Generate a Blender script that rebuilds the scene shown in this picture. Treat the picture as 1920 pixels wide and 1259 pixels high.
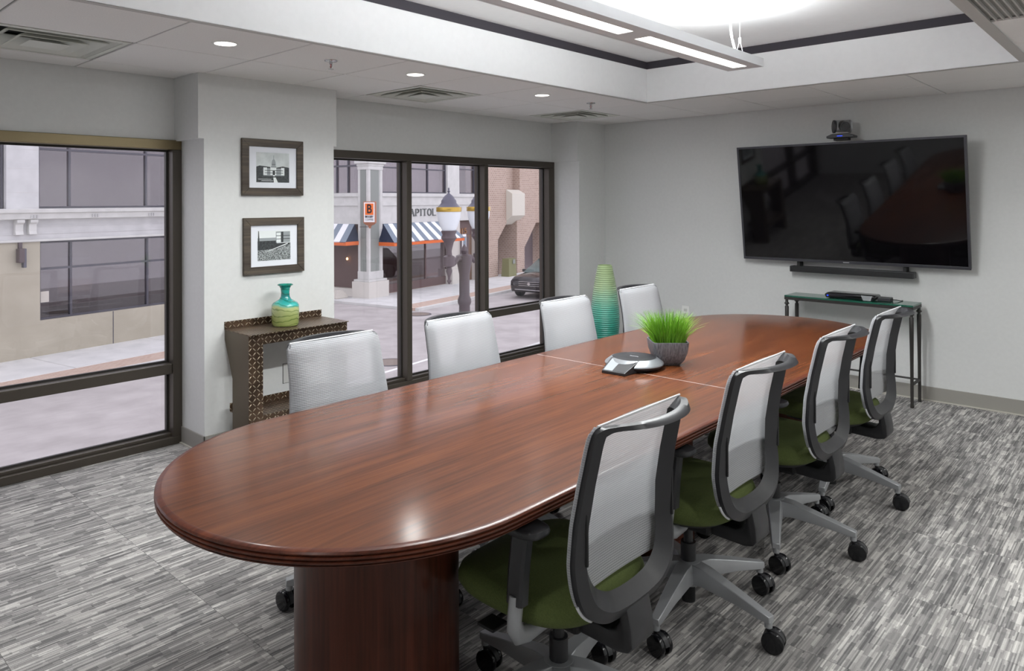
import bpy, bmesh, math, random
from mathutils import Vector, Matrix
PI = math.pi
sc = bpy.context.scene
for o in list(bpy.data.objects): bpy.data.objects.remove(o)
COL = sc.collection
rnd = random.Random(7)

# ---------------------------------------------------------------- camera
F_PX, CX, CY, YAW, PITCH, ROLL, CAM_H = 1366.4, 911.92, 370.49, .7577, .0057, -.0046, 1.4947
cam = bpy.data.cameras.new('camera')
cam.sensor_width = 36.0; cam.lens = F_PX / 1920 * 36
cam.shift_x = (960 - CX) / 1920; cam.shift_y = (CY - 629.5) / 1920
cam.clip_start = .05; cam.clip_end = 300
cam_o = bpy.data.objects.new('camera', cam); COL.objects.link(cam_o)
fw = Vector((-math.sin(YAW) * math.cos(PITCH), math.cos(YAW) * math.cos(PITCH), math.sin(PITCH)))
rt = Vector((math.cos(YAW), math.sin(YAW), 0)); up = rt.cross(fw)
rt, up = rt * math.cos(ROLL) + up * math.sin(ROLL), up * math.cos(ROLL) - rt * math.sin(ROLL)
cam_o.matrix_world = Matrix(((rt.x, up.x, -fw.x, 0), (rt.y, up.y, -fw.y, 0), (rt.z, up.z, -fw.z, CAM_H), (0, 0, 0, 1)))
sc.camera = cam_o

# ---------------------------------------------------------------- sky (bright overcast day) and exposure
w = bpy.data.worlds.new('overcast_sky'); sc.world = w; w.use_nodes = True
w.node_tree.nodes['Background'].inputs[0].default_value = (.95, .97, 1.0, 1)
w.node_tree.nodes['Background'].inputs[1].default_value = 2.05
sc.view_settings.view_transform = 'Standard'; sc.view_settings.look = 'None'
sc.view_settings.exposure = 0.0; sc.view_settings.gamma = 1.0; sc.view_settings.use_curve_mapping = False
PENDANT_DOWN, PENDANT_UP, DOWNLIGHT, SIDELIGHT = 38.0, 50.0, 7.5, 8.0

# ---------------------------------------------------------------- room constants (metres)
ZC, ZT = 2.271, 2.583            # soffit ceiling, tray ceiling
DY = 6.203                        # screen wall
XC, XH, XF = -4.21, -4.535, -4.51 # column face, wall over the windows, window frame face
XR, YN = .80, -.95                # right wall, near wall
TX0, TX1, TY0, TY1 = -3.01, -.63, .56, 5.02   # tray opening
ZS = -2.2                         # street level

# ================================================================ helpers
def lin(c):
    if isinstance(c, str):
        c = c.lstrip('#'); c = [int(c[i:i + 2], 16) / 255 for i in (0, 2, 4)]
        c = [x / 12.92 if x <= .04045 else ((x + .055) / 1.055) ** 2.4 for x in c]
    return (c[0], c[1], c[2], 1)
class NT:
    def __init__(s, m): s.t = m.node_tree; s.b = s.t.nodes['Principled BSDF']
    def n(s, typ, **kw):
        x = s.t.nodes.new(typ)
        for k, v in kw.items():
            if k.startswith('i_'):
                k = k[2:]; x.inputs[int(k) if k.isdigit() else k.replace('_', ' ')].default_value = v
            else: setattr(x, k, v)
        return x
    def l(s, a, b): s.t.links.new(a, b)
    def math(s, op, a, b=None, c=None):
        x = s.n('ShaderNodeMath', operation=op)
        for i, v in enumerate((a, b, c)):
            if v is None: continue
            if isinstance(v, (int, float)): x.inputs[i].default_value = v
            else: s.l(v, x.inputs[i])
        return x.outputs[0]
    def ramp(s, fac, stops):
        r = s.n('ShaderNodeValToRGB'); e = r.color_ramp.elements
        while len(e) < len(stops): e.new(.5)
        for k, (p, c) in zip(e, stops): k.position = p; k.color = lin(c)
        s.l(fac, r.inputs[0]); return r.outputs[0]
    def bump(s, h, strength=.2, dist=.002):
        b = s.n('ShaderNodeBump', i_Strength=strength, i_Distance=dist); s.l(h, b.inputs['Height']); s.l(b.outputs[0], s.b.inputs['Normal'])
    def obj(s, scale=(1, 1, 1)):
        c = s.n('ShaderNodeTexCoord'); m = s.n('ShaderNodeMapping'); m.inputs['Scale'].default_value = scale
        s.l(c.outputs['Object'], m.inputs[0]); return m.outputs[0]
MATS = {}
def mat(name, col=(.5, .5, .5), rough=.5, metal=0, spec=.5, coat=0, coat_r=.1, emit=None, es=0):
    m = bpy.data.materials.new(name); m.use_nodes = True; b = m.node_tree.nodes['Principled BSDF']
    b.inputs['Base Color'].default_value = lin(col); b.inputs['Roughness'].default_value = rough
    b.inputs['Metallic'].default_value = metal; b.inputs['Specular IOR Level'].default_value = spec
    b.inputs['Coat Weight'].default_value = coat; b.inputs['Coat Roughness'].default_value = coat_r
    if emit: b.inputs['Emission Color'].default_value = lin(emit); b.inputs['Emission Strength'].default_value = es
    MATS[name] = m; return m
def noisy(name, c1, c2, scale, rough=.6, bump=0, stretch=(1, 1, 1), detail=4, dist=.002, **kw):
    m = mat(name, c1, rough, **kw); t = NT(m); v = t.obj(stretch)
    n = t.n('ShaderNodeTexNoise', i_Scale=scale, i_Detail=detail); t.l(v, n.inputs[0])
    t.l(t.ramp(n.outputs[0], [(.35, c1), (.65, c2)]), t.b.inputs['Base Color'])
    if bump: t.bump(n.outputs[0], bump, dist)
    return m

class MB:
    """collects geometry for one mesh"""
    def __init__(s): s.v = []; s.f = []; s.m = []; s.cur = 0
    def add(s, vs, fs):
        o = len(s.v); s.v += [tuple(v) for v in vs]; s.f += [tuple(i + o for i in f) for f in fs]; s.m += [s.cur] * len(fs); return s
    def box(s, x0, x1, y0, y1, z0, z1):
        return s.add([(x0, y0, z0), (x1, y0, z0), (x1, y1, z0), (x0, y1, z0), (x0, y0, z1), (x1, y0, z1), (x1, y1, z1), (x0, y1, z1)],
                     [(0, 3, 2, 1), (4, 5, 6, 7), (0, 1, 5, 4), (1, 2, 6, 5), (2, 3, 7, 6), (3, 0, 4, 7)])
    def hexa(s, a, b):   # two matching quads
        return s.add(list(a) + list(b), [(3, 2, 1, 0), (4, 5, 6, 7), (0, 1, 5, 4), (1, 2, 6, 5), (2, 3, 7, 6), (3, 0, 4, 7)])
    def loft(s, rings, closed=True, cap0=True, cap1=True, loop=False):
        n = len(rings[0]); vs = [p for r in rings for p in r]; fs = []
        R = len(rings)
        for i in range(R if loop else R - 1):
            for j in range(n if closed else n - 1):
                a, b = i * n + j, i * n + (j + 1) % n; c, d = ((i + 1) % R) * n + (j + 1) % n, ((i + 1) % R) * n + j
                fs.append((a, b, c, d))
        if closed and cap0 and not loop: fs.append(tuple(range(n))[::-1])
        if closed and cap1 and not loop: fs.append(tuple((R - 1) * n + j for j in range(n)))
        return s.add(vs, fs)
    def lathe(s, prof, n=24, c=(0, 0), cap0=True, cap1=True, sx=1, sy=1):
        return s.loft([[(c[0] + r * sx * math.cos(2 * PI * k / n), c[1] + r * sy * math.sin(2 * PI * k / n), z) for k in range(n)] for r, z in prof], cap0=cap0, cap1=cap1)
    def cyl(s, p0, p1, r0, r1=None, n=16):
        return s.tube([p0, p1], [r0, r0 if r1 is None else r1], n)
    def tube(s, pts, r, n=10, flat=(1, 1), upv=(0, 0, 1)):
        pts = [Vector(p) for p in pts]; rr = r if isinstance(r, (list, tuple)) else [r] * len(pts); rings = []
        for i, p in enumerate(pts):
            d = (pts[min(i + 1, len(pts) - 1)] - pts[max(i - 1, 0)]).normalized()
            u = Vector(upv)
            if abs(d.dot(u)) > .97: u = Vector((1, 0, 0)) if abs(d.x) < .9 else Vector((0, 1, 0))
            a = d.cross(u).normalized(); b = a.cross(d).normalized()
            rings.append([p + (a * math.cos(2 * PI * k / n) * flat[0] + b * math.sin(2 * PI * k / n) * flat[1]) * rr[i] for k in range(n)])
        return s.loft(rings)
    def prism(s, poly, axis, a, b):
        """extrude a 2D polygon along axis (0,1,2) between a and b; the polygon gives the other two axes in order"""
        def P(p, h):
            q = [p[0], p[1]]; q.insert(axis, h); return tuple(q)
        n = len(poly)
        return s.add([P(p, a) for p in poly] + [P(p, b) for p in poly],
                     [tuple(range(n))[::-1], tuple(range(n, 2 * n))] + [(i, (i + 1) % n, n + (i + 1) % n, n + i) for i in range(n)])
    def build(s, name, m=None, parent=None, smooth=None, bevel=0, seg=2, tf=None, kind=None, label=None, cat=None, group=None):
        me = bpy.data.meshes.new(name); me.from_pydata(s.v, [], s.f)
        ms = m if isinstance(m, (list, tuple)) else [m]
        for x in ms: me.materials.append(MATS[x] if isinstance(x, str) else x)
        for p, i in zip(me.polygons, s.m): p.material_index = i
        bm = bmesh.new(); bm.from_mesh(me)
        bmesh.ops.remove_doubles(bm, verts=bm.verts, dist=1e-6)
        bmesh.ops.recalc_face_normals(bm, faces=bm.faces)
        if bevel:
            es = [e for e in bm.edges if len(e.link_faces) == 2 and e.calc_face_angle(0) > .6]
            bmesh.ops.bevel(bm, geom=es, offset=bevel, segments=seg, profile=.5, affect='EDGES', clamp_overlap=True)
        bm.to_mesh(me); bm.free()
        if smooth:
            me.shade_smooth(); me.set_sharp_from_angle(angle=math.radians(smooth))
        o = bpy.data.objects.new(name, me); COL.objects.link(o)
        if tf is not None: o.matrix_world = tf
        if parent: o.parent = parent
        return tag(o, label, cat, group, kind)
def tag(o, label=None, cat=None, group=None, kind=None):
    for k, v in (('label', label), ('category', cat), ('group', group), ('kind', kind)):
        if v: o[k] = v
    return o
def thing(name, label, cat, loc=(0, 0, 0), rz=0, group=None, kind=None):
    o = bpy.data.objects.new(name, None); COL.objects.link(o); o.location = loc; o.rotation_euler = (0, 0, rz); o.empty_display_size = .1
    return tag(o, label, cat, group, kind)
def copy_tree(o, parent=None):
    c = o.copy(); COL.objects.link(c); c.parent = parent
    for ch in o.children: copy_tree(ch, c)
    return c
def box(name, b, m, parent=None, bevel=0, **kw): return MB().box(*b).build(name, m, parent, bevel=bevel, **kw)
def area(name, loc, size, energy, col=(1, 1, 1), rot=(0, 0, 0), parent=None, shape='RECTANGLE', spread=None):
    l = bpy.data.lights.new(name, 'AREA'); l.shape = shape; l.size = size[0]
    if shape in ('RECTANGLE', 'ELLIPSE'): l.size_y = size[1]
    l.energy = energy; l.color = col
    if spread: l.spread = spread
    o = bpy.data.objects.new(name, l); COL.objects.link(o); o.location = loc; o.rotation_euler = rot
    if parent: o.parent = parent
    return o
def text_mesh(name, body, size, m, parent, origin, xdir, ydir, thick=.004, bold=0, sx=1, align='CENTER'):
    cu = bpy.data.curves.new('t', 'FONT'); cu.body = body; cu.size = size; cu.align_x = align; cu.align_y = 'CENTER'; cu.extrude = thick; cu.offset = bold; cu.resolution_u = 3
    ob = bpy.data.objects.new('t', cu); COL.objects.link(ob)
    me = bpy.data.meshes.new_from_object(ob.evaluated_get(bpy.context.evaluated_depsgraph_get()))
    bpy.data.objects.remove(ob); bpy.data.curves.remove(cu)
    x = Vector(xdir); y = Vector(ydir); z = x.cross(y)
    M = Matrix(((x.x * sx, y.x, z.x, origin[0]), (x.y * sx, y.y, z.y, origin[1]), (x.z * sx, y.z, z.z, origin[2]), (0, 0, 0, 1)))
    me.transform(M); me.materials.clear(); me.materials.append(MATS[m]); me.name = name
    o = bpy.data.objects.new(name, me); COL.objects.link(o); o.parent = parent; return o

# ================================================================ materials
noisy('wall_paint', '#cfd0cf', '#d2d3d2', 40, rough=.75)
noisy('white_paint', '#f3f5f7', '#f5f7f9', 30, rough=.7)
noisy('tile_white', '#e2e0de', '#e8e6e4', 160, rough=.9, bump=.15, dist=.001)
mat('grid_grey', '#b9b6b3', .6); mat('grid_bar', '#7d7a78', .7); mat('dark_band', '#3b3840', .7); mat('baseboard_vinyl', '#908d87', .55); mat('toe_light', '#b9b5ac', .6)  # grid_bar colour is darkened to stand in for shade in the tile gaps
mat('subfloor', '#4a4846', .95)
mat('bronze', '#453f38', .42, .35, .5); mat('bronze_gold', '#6d6044', .38, .5); mat('bronze_dark', '#2b2826', .5, .2)
mat('black_plastic', '#2b2b2e', .42); mat('black_gloss', '#141418', .16); mat('black_matte', '#19191b', .7)
mat('graphite', '#28282b', .40); mat('silver', '#a6a8ab', .38, .35); mat('chrome', '#c9c9cc', .15, 1)
mat('lens_white', '#ffffff', .5, emit='#fff6ea', es=6); mat('panel_white', '#ffffff', .5, emit='#fffaf0', es=5)
mat('lamp_body', '#d6d7da', .45); mat('white_plastic', '#e6e6e4', .5); mat('diffuser_white', '#cfd0c8', .6)
mat('plate_paint', '#c3c3c0', .6); mat('led_blue', '#2b4cff', .4, emit='#2850ff', es=1)
mat('phone_silver', '#85888c', .35, .5); mat('brand_light', '#c8c8cc', .4); mat('lcd', '#8d9196', .15)
def glass_mat(name, tint, ior=1.5, extra=0.0):
    m = bpy.data.materials.new(name); m.use_nodes = True; nt = m.node_tree; nt.nodes.clear()
    out = nt.nodes.new('ShaderNodeOutputMaterial'); mx = nt.nodes.new('ShaderNodeMixShader'); tr = nt.nodes.new('ShaderNodeBsdfTransparent'); gl = nt.nodes.new('ShaderNodeBsdfGlossy')
    tr.inputs[0].default_value = lin(tint); gl.inputs['Roughness'].default_value = .01; gl.inputs[0].default_value = (1, 1, 1, 1)
    lw = nt.nodes.new('ShaderNodeLayerWeight'); lw.inputs[0].default_value = .5; r0 = ((ior - 1) / (ior + 1)) ** 2
    pw = nt.nodes.new('ShaderNodeMath'); pw.operation = 'POWER'; pw.inputs[1].default_value = 5; ad = nt.nodes.new('ShaderNodeMath'); ad.operation = 'MULTIPLY_ADD'; ad.inputs[1].default_value = 1 - r0; ad.inputs[2].default_value = r0 + extra; ad.use_clamp = True
    nt.links.new(lw.outputs['Facing'], pw.inputs[0]); nt.links.new(pw.outputs[0], ad.inputs[0]); nt.links.new(ad.outputs[0], mx.inputs[0])
    nt.links.new(tr.outputs[0], mx.inputs[1]); nt.links.new(gl.outputs[0], mx.inputs[2]); nt.links.new(mx.outputs[0], out.inputs[0]); MATS[name] = m
glass_mat('window_glass', (.90, .88, .92), 1.45)
glass_mat('shop_glass', (.85, .81, .83), 1.5, .05)
m = mat('green_glass', '#3f8f78', .06); m.node_tree.nodes['Principled BSDF'].inputs['Transmission Weight'].default_value = .75
m = mat('frosted', '#e9eef2', .5); m.node_tree.nodes['Principled BSDF'].inputs['Transmission Weight'].default_value = .3

# cherry wood
def wood(name, c0, c1, c2, rough, axis, coat):
    m = mat(name, c1, rough, spec=.12, coat=coat, coat_r=.17); t = NT(m)
    st = [9, 9, 9]; st[axis] = .55
    v = t.obj(tuple(st)); n = t.n('ShaderNodeTexNoise', i_Scale=2.2, i_Detail=7, i_Roughness=.62, i_Distortion=.5); t.l(v, n.inputs[0])
    st2 = [70, 70, 70]; st2[axis] = 2.0
    v2 = t.obj(tuple(st2)); n2 = t.n('ShaderNodeTexNoise', i_Scale=1.6, i_Detail=3); t.l(v2, n2.inputs[0])
    h = t.math('ADD', t.math('MULTIPLY', n.outputs[0], .68), t.math('MULTIPLY', n2.outputs[0], .32))
    t.l(t.ramp(h, [(.36, c0), (.5, c1), (.66, c2)]), t.b.inputs['Base Color'])
wood('cherry_top', '#46220c', '#592d13', '#6a3919', .6, 1, .8)
wood('cherry_edge', '#402015', '#52291c', '#653522', .4, 1, .35)
wood('cherry_base', '#3b1e15', '#4d271b', '#5d3022', .40, 2, .4)
wood('frame_wood', '#3c352f', '#4d4640', '#6b6152', .5, 1, .1)

# striped carpet tile: broken lines along Y, offset per tile
def carpet():
    m = mat('carpet', '#77736f', .95, spec=.15); t = NT(m)
    tc = t.n('ShaderNodeTexCoord'); oi = t.n('ShaderNodeObjectInfo')
    sx = t.n('ShaderNodeSeparateXYZ'); t.l(tc.outputs['Object'], sx.inputs[0])
    off = t.math('MULTIPLY', oi.outputs['Random'], 37.0)
    def cells(wd, ln, seed):
        cxn = t.math('FLOOR', t.math('DIVIDE', sx.outputs[0], wd))
        a = t.n('ShaderNodeTexWhiteNoise', noise_dimensions='2D'); cb = t.n('ShaderNodeCombineXYZ'); t.l(cxn, cb.inputs[0]); t.l(t.math('ADD', off, seed), cb.inputs[1]); t.l(cb.outputs[0], a.inputs['Vector'])
        cyn = t.math('FLOOR', t.math('ADD', t.math('DIVIDE', sx.outputs[1], ln), t.math('MULTIPLY', a.outputs['Value'], 9.0)))
        b = t.n('ShaderNodeTexWhiteNoise', noise_dimensions='3D'); cc = t.n('ShaderNodeCombineXYZ'); t.l(cxn, cc.inputs[0]); t.l(cyn, cc.inputs[1]); t.l(t.math('ADD', off, seed * 3.1), cc.inputs[2]); t.l(cc.outputs[0], b.inputs['Vector'])
        return b.outputs['Value']
    A = cells(.0046, .15, 1.0); B = cells(.016, .085, 2.0); C = cells(.043, .15, 5.0)
    n = t.n('ShaderNodeTexNoise', i_Scale=420.0, i_Detail=2); t.l(tc.outputs['Object'], n.inputs[0])
    h = t.math('ADD', t.math('ADD', t.math('MULTIPLY', A, .36), t.math('MULTIPLY', B, .26)), t.math('ADD', t.math('MULTIPLY', C, .16), t.math('MULTIPLY', n.outputs[0], .36)))
    t.l(t.ramp(h, [(.30, '#5b5a5a'), (.52, '#807e7d'), (.70, '#a09d9a'), (.90, '#cac7c3')]), t.b.inputs['Base Color'])
    t.bump(h, .5, .003)
carpet()

# chair cloths
def mesh_cloth():
    m = mat('mesh_cloth', '#eceef2', .7); t = NT(m); nt = m.node_tree
    tc = t.n('ShaderNodeTexCoord'); s = t.n('ShaderNodeSeparateXYZ'); t.l(tc.outputs['Object'], s.inputs[0])
    wv = t.math('SINE', t.math('MULTIPLY', s.outputs[2], 2 * PI / .0062))
    wy = t.math('SINE', t.math('MULTIPLY', s.outputs[1], 2 * PI / .009))
    f = t.math('ADD', t.math('MULTIPLY', wv, .5), .5)
    t.l(t.ramp(f, [(0, '#a0a2a7'), (.6, '#c6c7cb')]), t.b.inputs['Base Color'])
    b = t.n('ShaderNodeBump', i_Strength=.5, i_Distance=.0012); t.l(t.math('ADD', f, t.math('MULTIPLY', wy, .15)), b.inputs['Height']); t.l(b.outputs[0], t.b.inputs['Normal'])
    tl = t.n('ShaderNodeBsdfTranslucent'); tl.inputs[0].default_value = (.6, .61, .63, 1)
    tp = t.n('ShaderNodeBsdfTransparent'); m1 = t.n('ShaderNodeMixShader', i_0=.32); m2 = t.n('ShaderNodeMixShader', i_0=.14)
    out = nt.nodes['Material Output']
    t.l(t.b.outputs[0], m1.inputs[1]); t.l(tl.outputs[0], m1.inputs[2]); t.l(m1.outputs[0], m2.inputs[1]); t.l(tp.outputs[0], m2.inputs[2]); t.l(m2.outputs[0], out.inputs[0])
mesh_cloth()
noisy('green_cloth', '#4c5729', '#566231', 260, rough=.9, bump=.25, dist=.001)
mat('piping_white', '#d9dadd', .6)

# diamond plate steel
def diamond():
    m = noisy('diamond_plate', '#4a3b30', '#6a5646', 9, rough=.33, metal=.75); t = NT(m)
    tc = t.n('ShaderNodeTexCoord'); s = t.n('ShaderNodeSeparateXYZ'); t.l(tc.outputs['Object'], s.inputs[0])
    # in-plane coordinates: y along the plate, x+z across it
    u = t.math('DIVIDE', s.outputs[1], .027); v = t.math('DIVIDE', t.math('ADD', s.outputs[0], s.outputs[2]), .027)
    par = t.math('MODULO', t.math('ADD', t.math('FLOOR', u), t.math('ADD', t.math('FLOOR', v), 400)), 2)
    fu = t.math('SUBTRACT', t.math('FRACT', u), .5); fv = t.math('SUBTRACT', t.math('FRACT', v), .5)
    sg = t.math('SUBTRACT', t.math('MULTIPLY', par, 2), 1)
    p = t.math('ADD', fu, t.math('MULTIPLY', fv, sg)); q = t.math('SUBTRACT', fu, t.math('MULTIPLY', fv, sg))
    e = t.math('ADD', t.math('MULTIPLY', t.math('MULTIPLY', p, p), 1.7), t.math('MULTIPLY', t.math('MULTIPLY', q, q), 20))
    h = t.math('SUBTRACT', 1, t.math('MINIMUM', e, 1))
    t.bump(h, 1.0, .006)
    cur = t.b.inputs['Base Color'].links[0].from_socket; mx = t.n('ShaderNodeMixRGB'); mx.inputs[2].default_value = lin('#b3a48f'); t.l(t.math('MULTIPLY', h, .95), mx.inputs[0]); t.l(cur, mx.inputs[1]); t.l(mx.outputs[0], t.b.inputs['Base Color'])
diamond()
mat('steel_edge', '#5d5345', .4, .7)

# vases and pot
def vase_small():
    m = mat('swirl_glass', '#7fb04f', .12, coat=.6, coat_r=.05); t = NT(m)
    tc = t.n('ShaderNodeTexCoord'); s = t.n('ShaderNodeSeparateXYZ'); t.l(tc.outputs['Object'], s.inputs[0])
    n = t.n('ShaderNodeTexNoise', i_Scale=7.0, i_Detail=3); t.l(tc.outputs['Object'], n.inputs[0])
    z = t.math('ADD', s.outputs[2], t.math('MULTIPLY', t.math('SUBTRACT', n.outputs[0], .5), .09))
    base = t.ramp(t.math('DIVIDE', z, .26), [(.0, '#7d8a4a'), (.22, '#949f62'), (.44, '#a6ae78'), (.50, '#3ba39c'), (.62, '#268b88'), (.70, '#1d6f6e'), (.80, '#1f9a8e'), (1, '#17897f')])
    wv = t.math('SINE', t.math('ADD', t.math('MULTIPLY', z, 210), t.math('MULTIPLY', s.outputs[1], 18)))
    k = t.ramp(wv, [(.72, (0, 0, 0)), (.95, (1, 1, 1))])
    mx = t.n('ShaderNodeMixRGB', blend_type='MULTIPLY'); mx.inputs[2].default_value = lin('#7a9a58'); t.l(t.math('MULTIPLY', k, .6), mx.inputs[0]); t.l(base, mx.inputs[1]); t.l(mx.outputs[0], t.b.inputs['Base Color'])
vase_small()
def vase_tall():
    m = mat('ombre_glaze', '#3f9f86', .35, coat=.3); t = NT(m)
    tc = t.n('ShaderNodeTexCoord'); s = t.n('ShaderNodeSeparateXYZ'); t.l(tc.outputs['Object'], s.inputs[0])
    n = t.n('ShaderNodeTexNoise', i_Scale=14.0, i_Detail=4); t.l(tc.outputs['Object'], n.inputs[0])
    z = t.math('ADD', t.math('DIVIDE', s.outputs[2], .93), t.math('MULTIPLY', t.math('SUBTRACT', n.outputs[0], .5), .10))
    t.l(t.ramp(z, [(.0, '#1a6d5f'), (.42, '#22806f'), (.58, '#4f9f8b'), (.70, '#84b092'), (.80, '#9db48a'), (1, '#a0b584')]), t.b.inputs['Base Color'])
vase_tall()
noisy('pot_pewter', '#5b5d63', '#84868c', 60, rough=.5, bump=.3, metal=.15, stretch=(3, 3, .4))
m = noisy('grass_green', '#5f941f', '#84b838', 6, rough=.5)
# outdoors
noisy('asphalt', '#a5a09e', '#b6b1af', 1.3, rough=.95, bump=.1, detail=8)
noisy('concrete', '#c9c9c8', '#d6d6d4', 2.0, rough=.95, detail=6)
noisy('beige_stucco', '#a8a292', '#b2ac9c', 1.2, rough=.95, detail=5)
noisy('limestone', '#bcbcbc', '#c8c8c8', 3.0, rough=.9, detail=6)
noisy('white_trim', '#c6c6c3', '#d0d0cd', 4, rough=.8)
mat('panel_green', '#8b908b', .7); mat('dark_alu', '#4e4d55', .5); mat('interior_dark', '#4b4146', .9); mat('interior_mauve', '#6b5f62', .9)
mat('curtain', '#a9aaa9', .9); mat('orange', '#dc6e38', .7); mat('navy', '#2d3448', .8); mat('stripe_white', '#eef0f4', .8); mat('stripe_blue', '#7f8b98', .8)
mat('sign_copper', '#a9745c', .6); mat('sign_white', '#f2f2f4', .5); mat('sign_orange', '#ee7733', .5); mat('sign_ink', '#24242c', .6); mat('letter_grey', '#6e716f', .7); mat('number_gold', '#a3764e', .6)
mat('lamp_iron', '#564a4d', .45, .15); mat('lamp_cap', '#5d5c68', .4, .4); mat('brass', '#b89a4a', .3, .8)  # lamp_iron is lightened to mimic the haze of window glass reflections
mat('warm_bulb', '#ffd9a0', .5, emit='#ffc878', es=7); mat('red_print', '#c24a48', .6); mat('road_white', '#e6e6e6', .9); mat('iron_cover', '#83776f', .8)
mat('cream_metal', '#cdc9bd', .6); mat('bin_green', '#7b7b55', .7); mat('car_paint', '#2a2528', .15, .3, coat=.6); mat('car_glass', '#5c6a68', .08); mat('tyre', '#17171a', .8)
mat('headlight', '#dfe3ea', .1, .3); mat('stone_pale', '#c6c1b8', .9); mat('pilaster_pale', '#cfcbc4', .85); mat('shop_wall', '#6d5a58', .9); mat('door_wood', '#7c6455', .7)
def brick(name, c1, c2, mort, sc_, axis):
    m = mat(name, c1, .9); t = NT(m); tc = t.n('ShaderNodeTexCoord'); s = t.n('ShaderNodeSeparateXYZ'); t.l(tc.outputs['Object'], s.inputs[0])
    cb = t.n('ShaderNodeCombineXYZ')
    if axis == 'wall': t.l(t.math('ADD', s.outputs[0], s.outputs[1]), cb.inputs[0]); t.l(s.outputs[2], cb.inputs[1])
    else: t.l(s.outputs[0], cb.inputs[0]); t.l(s.outputs[1], cb.inputs[1])
    b = t.n('ShaderNodeTexBrick', i_Scale=sc_); b.inputs['Color1'].default_value = lin(c1); b.inputs['Color2'].default_value = lin(c2); b.inputs['Mortar'].default_value = lin(mort)
    b.inputs['Mortar Size'].default_value = .03; t.l(cb.outputs[0], b.inputs[0]); t.l(b.outputs[0], t.b.inputs['Base Color']); t.bump(b.outputs['Fac'], -.3, .01)
brick('brick_wall', '#a08a7d', '#af998b', '#c0b1a5', 2.6, 'wall'); brick('brick_paving', '#b39a8c', '#bda697', '#c4b3a6', 3.0, 'floor')

# ================================================================ room shell
floor = box('floor', (XH - .15, XR + .1, YN - .1, DY + .1, -.12, -.007), 'subfloor', kind='structure')
TS = .61
tile_me = None
nx0, nx1 = math.floor((XF - (-4.21)) / TS), 9
for ix in range(-1, 9):
    for iy in range(-2, 12):
        x0 = -4.21 + ix * TS; y0 = .04 + iy * TS
        x1 = min(x0 + TS, XR); y1 = min(y0 + TS, DY); xx = max(x0, XF - .02); yy = max(y0, YN)
        if x1 - xx < .02 or y1 - yy < .02: continue
        # keep clear of the two columns
        cuts = [(xx, x1, yy, y1)]
        full = abs(x1 - xx - TS) < 1e-6 and abs(y1 - yy - TS) < 1e-6
        if xx < XC:
            cuts = []
            for a, b in ((YN, 2.0), (2.922, 5.76)):
                ya, yb = max(yy, a), min(y1, b)
                if yb - ya > .01: cuts.append((xx, min(x1, XC), ya, yb))
            if x1 > XC + .01: cuts.append((XC, x1, yy, y1))
            full = False
        for c in cuts:
            if full and tile_me:
                o = bpy.data.objects.new('carpet_tile', tile_me); COL.objects.link(o); o.parent = floor
            else:
                o = box('carpet_tile', (c[0] - xx + .0006, c[1] - xx - .0006, c[2] - yy + .0006, c[3] - yy - .0006, 0, .007), 'carpet', floor)
                if full: tile_me = o.data
            o.location = (xx, yy, -.007)
S = 'structure'
box('wall_back', (XC - .5, XR + .1, DY, DY + .12, -.1, 2.7), 'wall_paint', kind=S)
box('wall_right', (XR, XR + .12, YN - .1, DY + .12, -.1, 2.7), 'wall_paint', kind=S)
box('wall_front', (XH - .15, XR + .1, YN - .12, YN, -.1, 2.7), 'wall_paint', kind=S)
XO = XH - .16
wl = box('wall_left', (XO, XH, YN, 1.965, 1.885, 2.7), 'wall_paint', kind=S)
box('wall_left', (XO, XH, 2.946, 5.737, 1.885, 2.7), 'wall_paint', kind=S)
MB().prism([(2.0, -.1), (2.922, -.1), (2.922, 1.88), (2.946, 1.88), (2.946, 2.7), (1.965, 2.7), (1.965, 1.88), (2.0, 1.88)], 0, XO, XC).build('wall_left', 'wall_paint', kind=S)
MB().prism([(5.76, -.1), (DY + .1, -.1), (DY + .1, 2.7), (5.737, 2.7), (5.737, 1.885), (5.76, 1.885)], 0, XO, XC).build('wall_left', 'wall_paint', kind=S)
def baseboard(name, b, toe):
    o = box(name, b, 'baseboard_vinyl', kind=S, bevel=.002)
    box('toe', toe, 'toe_light', o)
baseboard('baseboard_back', (XC, XR, DY - .008, DY, 0, .104), (XC, XR, DY - .019, DY - .008, 0, .008))
baseboard('baseboard_right', (XR - .008, XR, YN, DY - .02, 0, .104), (XR - .019, XR - .008, YN, DY - .02, 0, .008))
baseboard('baseboard_left', (XC, XC + .008, 1.992, 2.93, 0, .104), (XC + .008, XC + .019, 1.985, 2.94, 0, .008))
baseboard('baseboard_left', (XF, XC + .008, 1.992, 2.0, 0, .104), (XF, XC + .019, 1.981, 1.992, 0, .008))
baseboard('baseboard_left', (XC, XC + .008, 5.75, DY - .02, 0, .104), (XC + .008, XC + .019, 5.745, DY - .02, 0, .008))
baseboard('baseboard_left', (XF, XC + .008, 5.752, 5.76, 0, .104), (XF, XC + .019, 5.741, 5.752, 0, .008))
# wall plates
for nm, c, ax, lb in (('wall_plate', (XC, 2.585, .385), 0, 'flush painted cover plate in the column under the steel shelf'), ('wall_outlet', (-3.32, DY, .455), 1, 'pale wall outlet on the screen wall beside the tall vase')):
    t = thing(nm, lb, 'outlet', c)
    if ax == 0:
        box('cover', (0, .004, -.06, .06, -.062, .062), 'plate_paint', t, bevel=.0015)
        box('edge', (0, .0015, -.0625, .0625, -.0645, .0645), 'black_matte', t)
    else:
        box('cover', (-.037, .037, -.006, 0, -.06, .06), 'white_plastic', t, bevel=.002)
        for dz in (-.022, .022): box('socket', (-.016, .016, -.008, -.006, dz - .013, dz + .013), 'plate_paint', t, bevel=.001)

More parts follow.
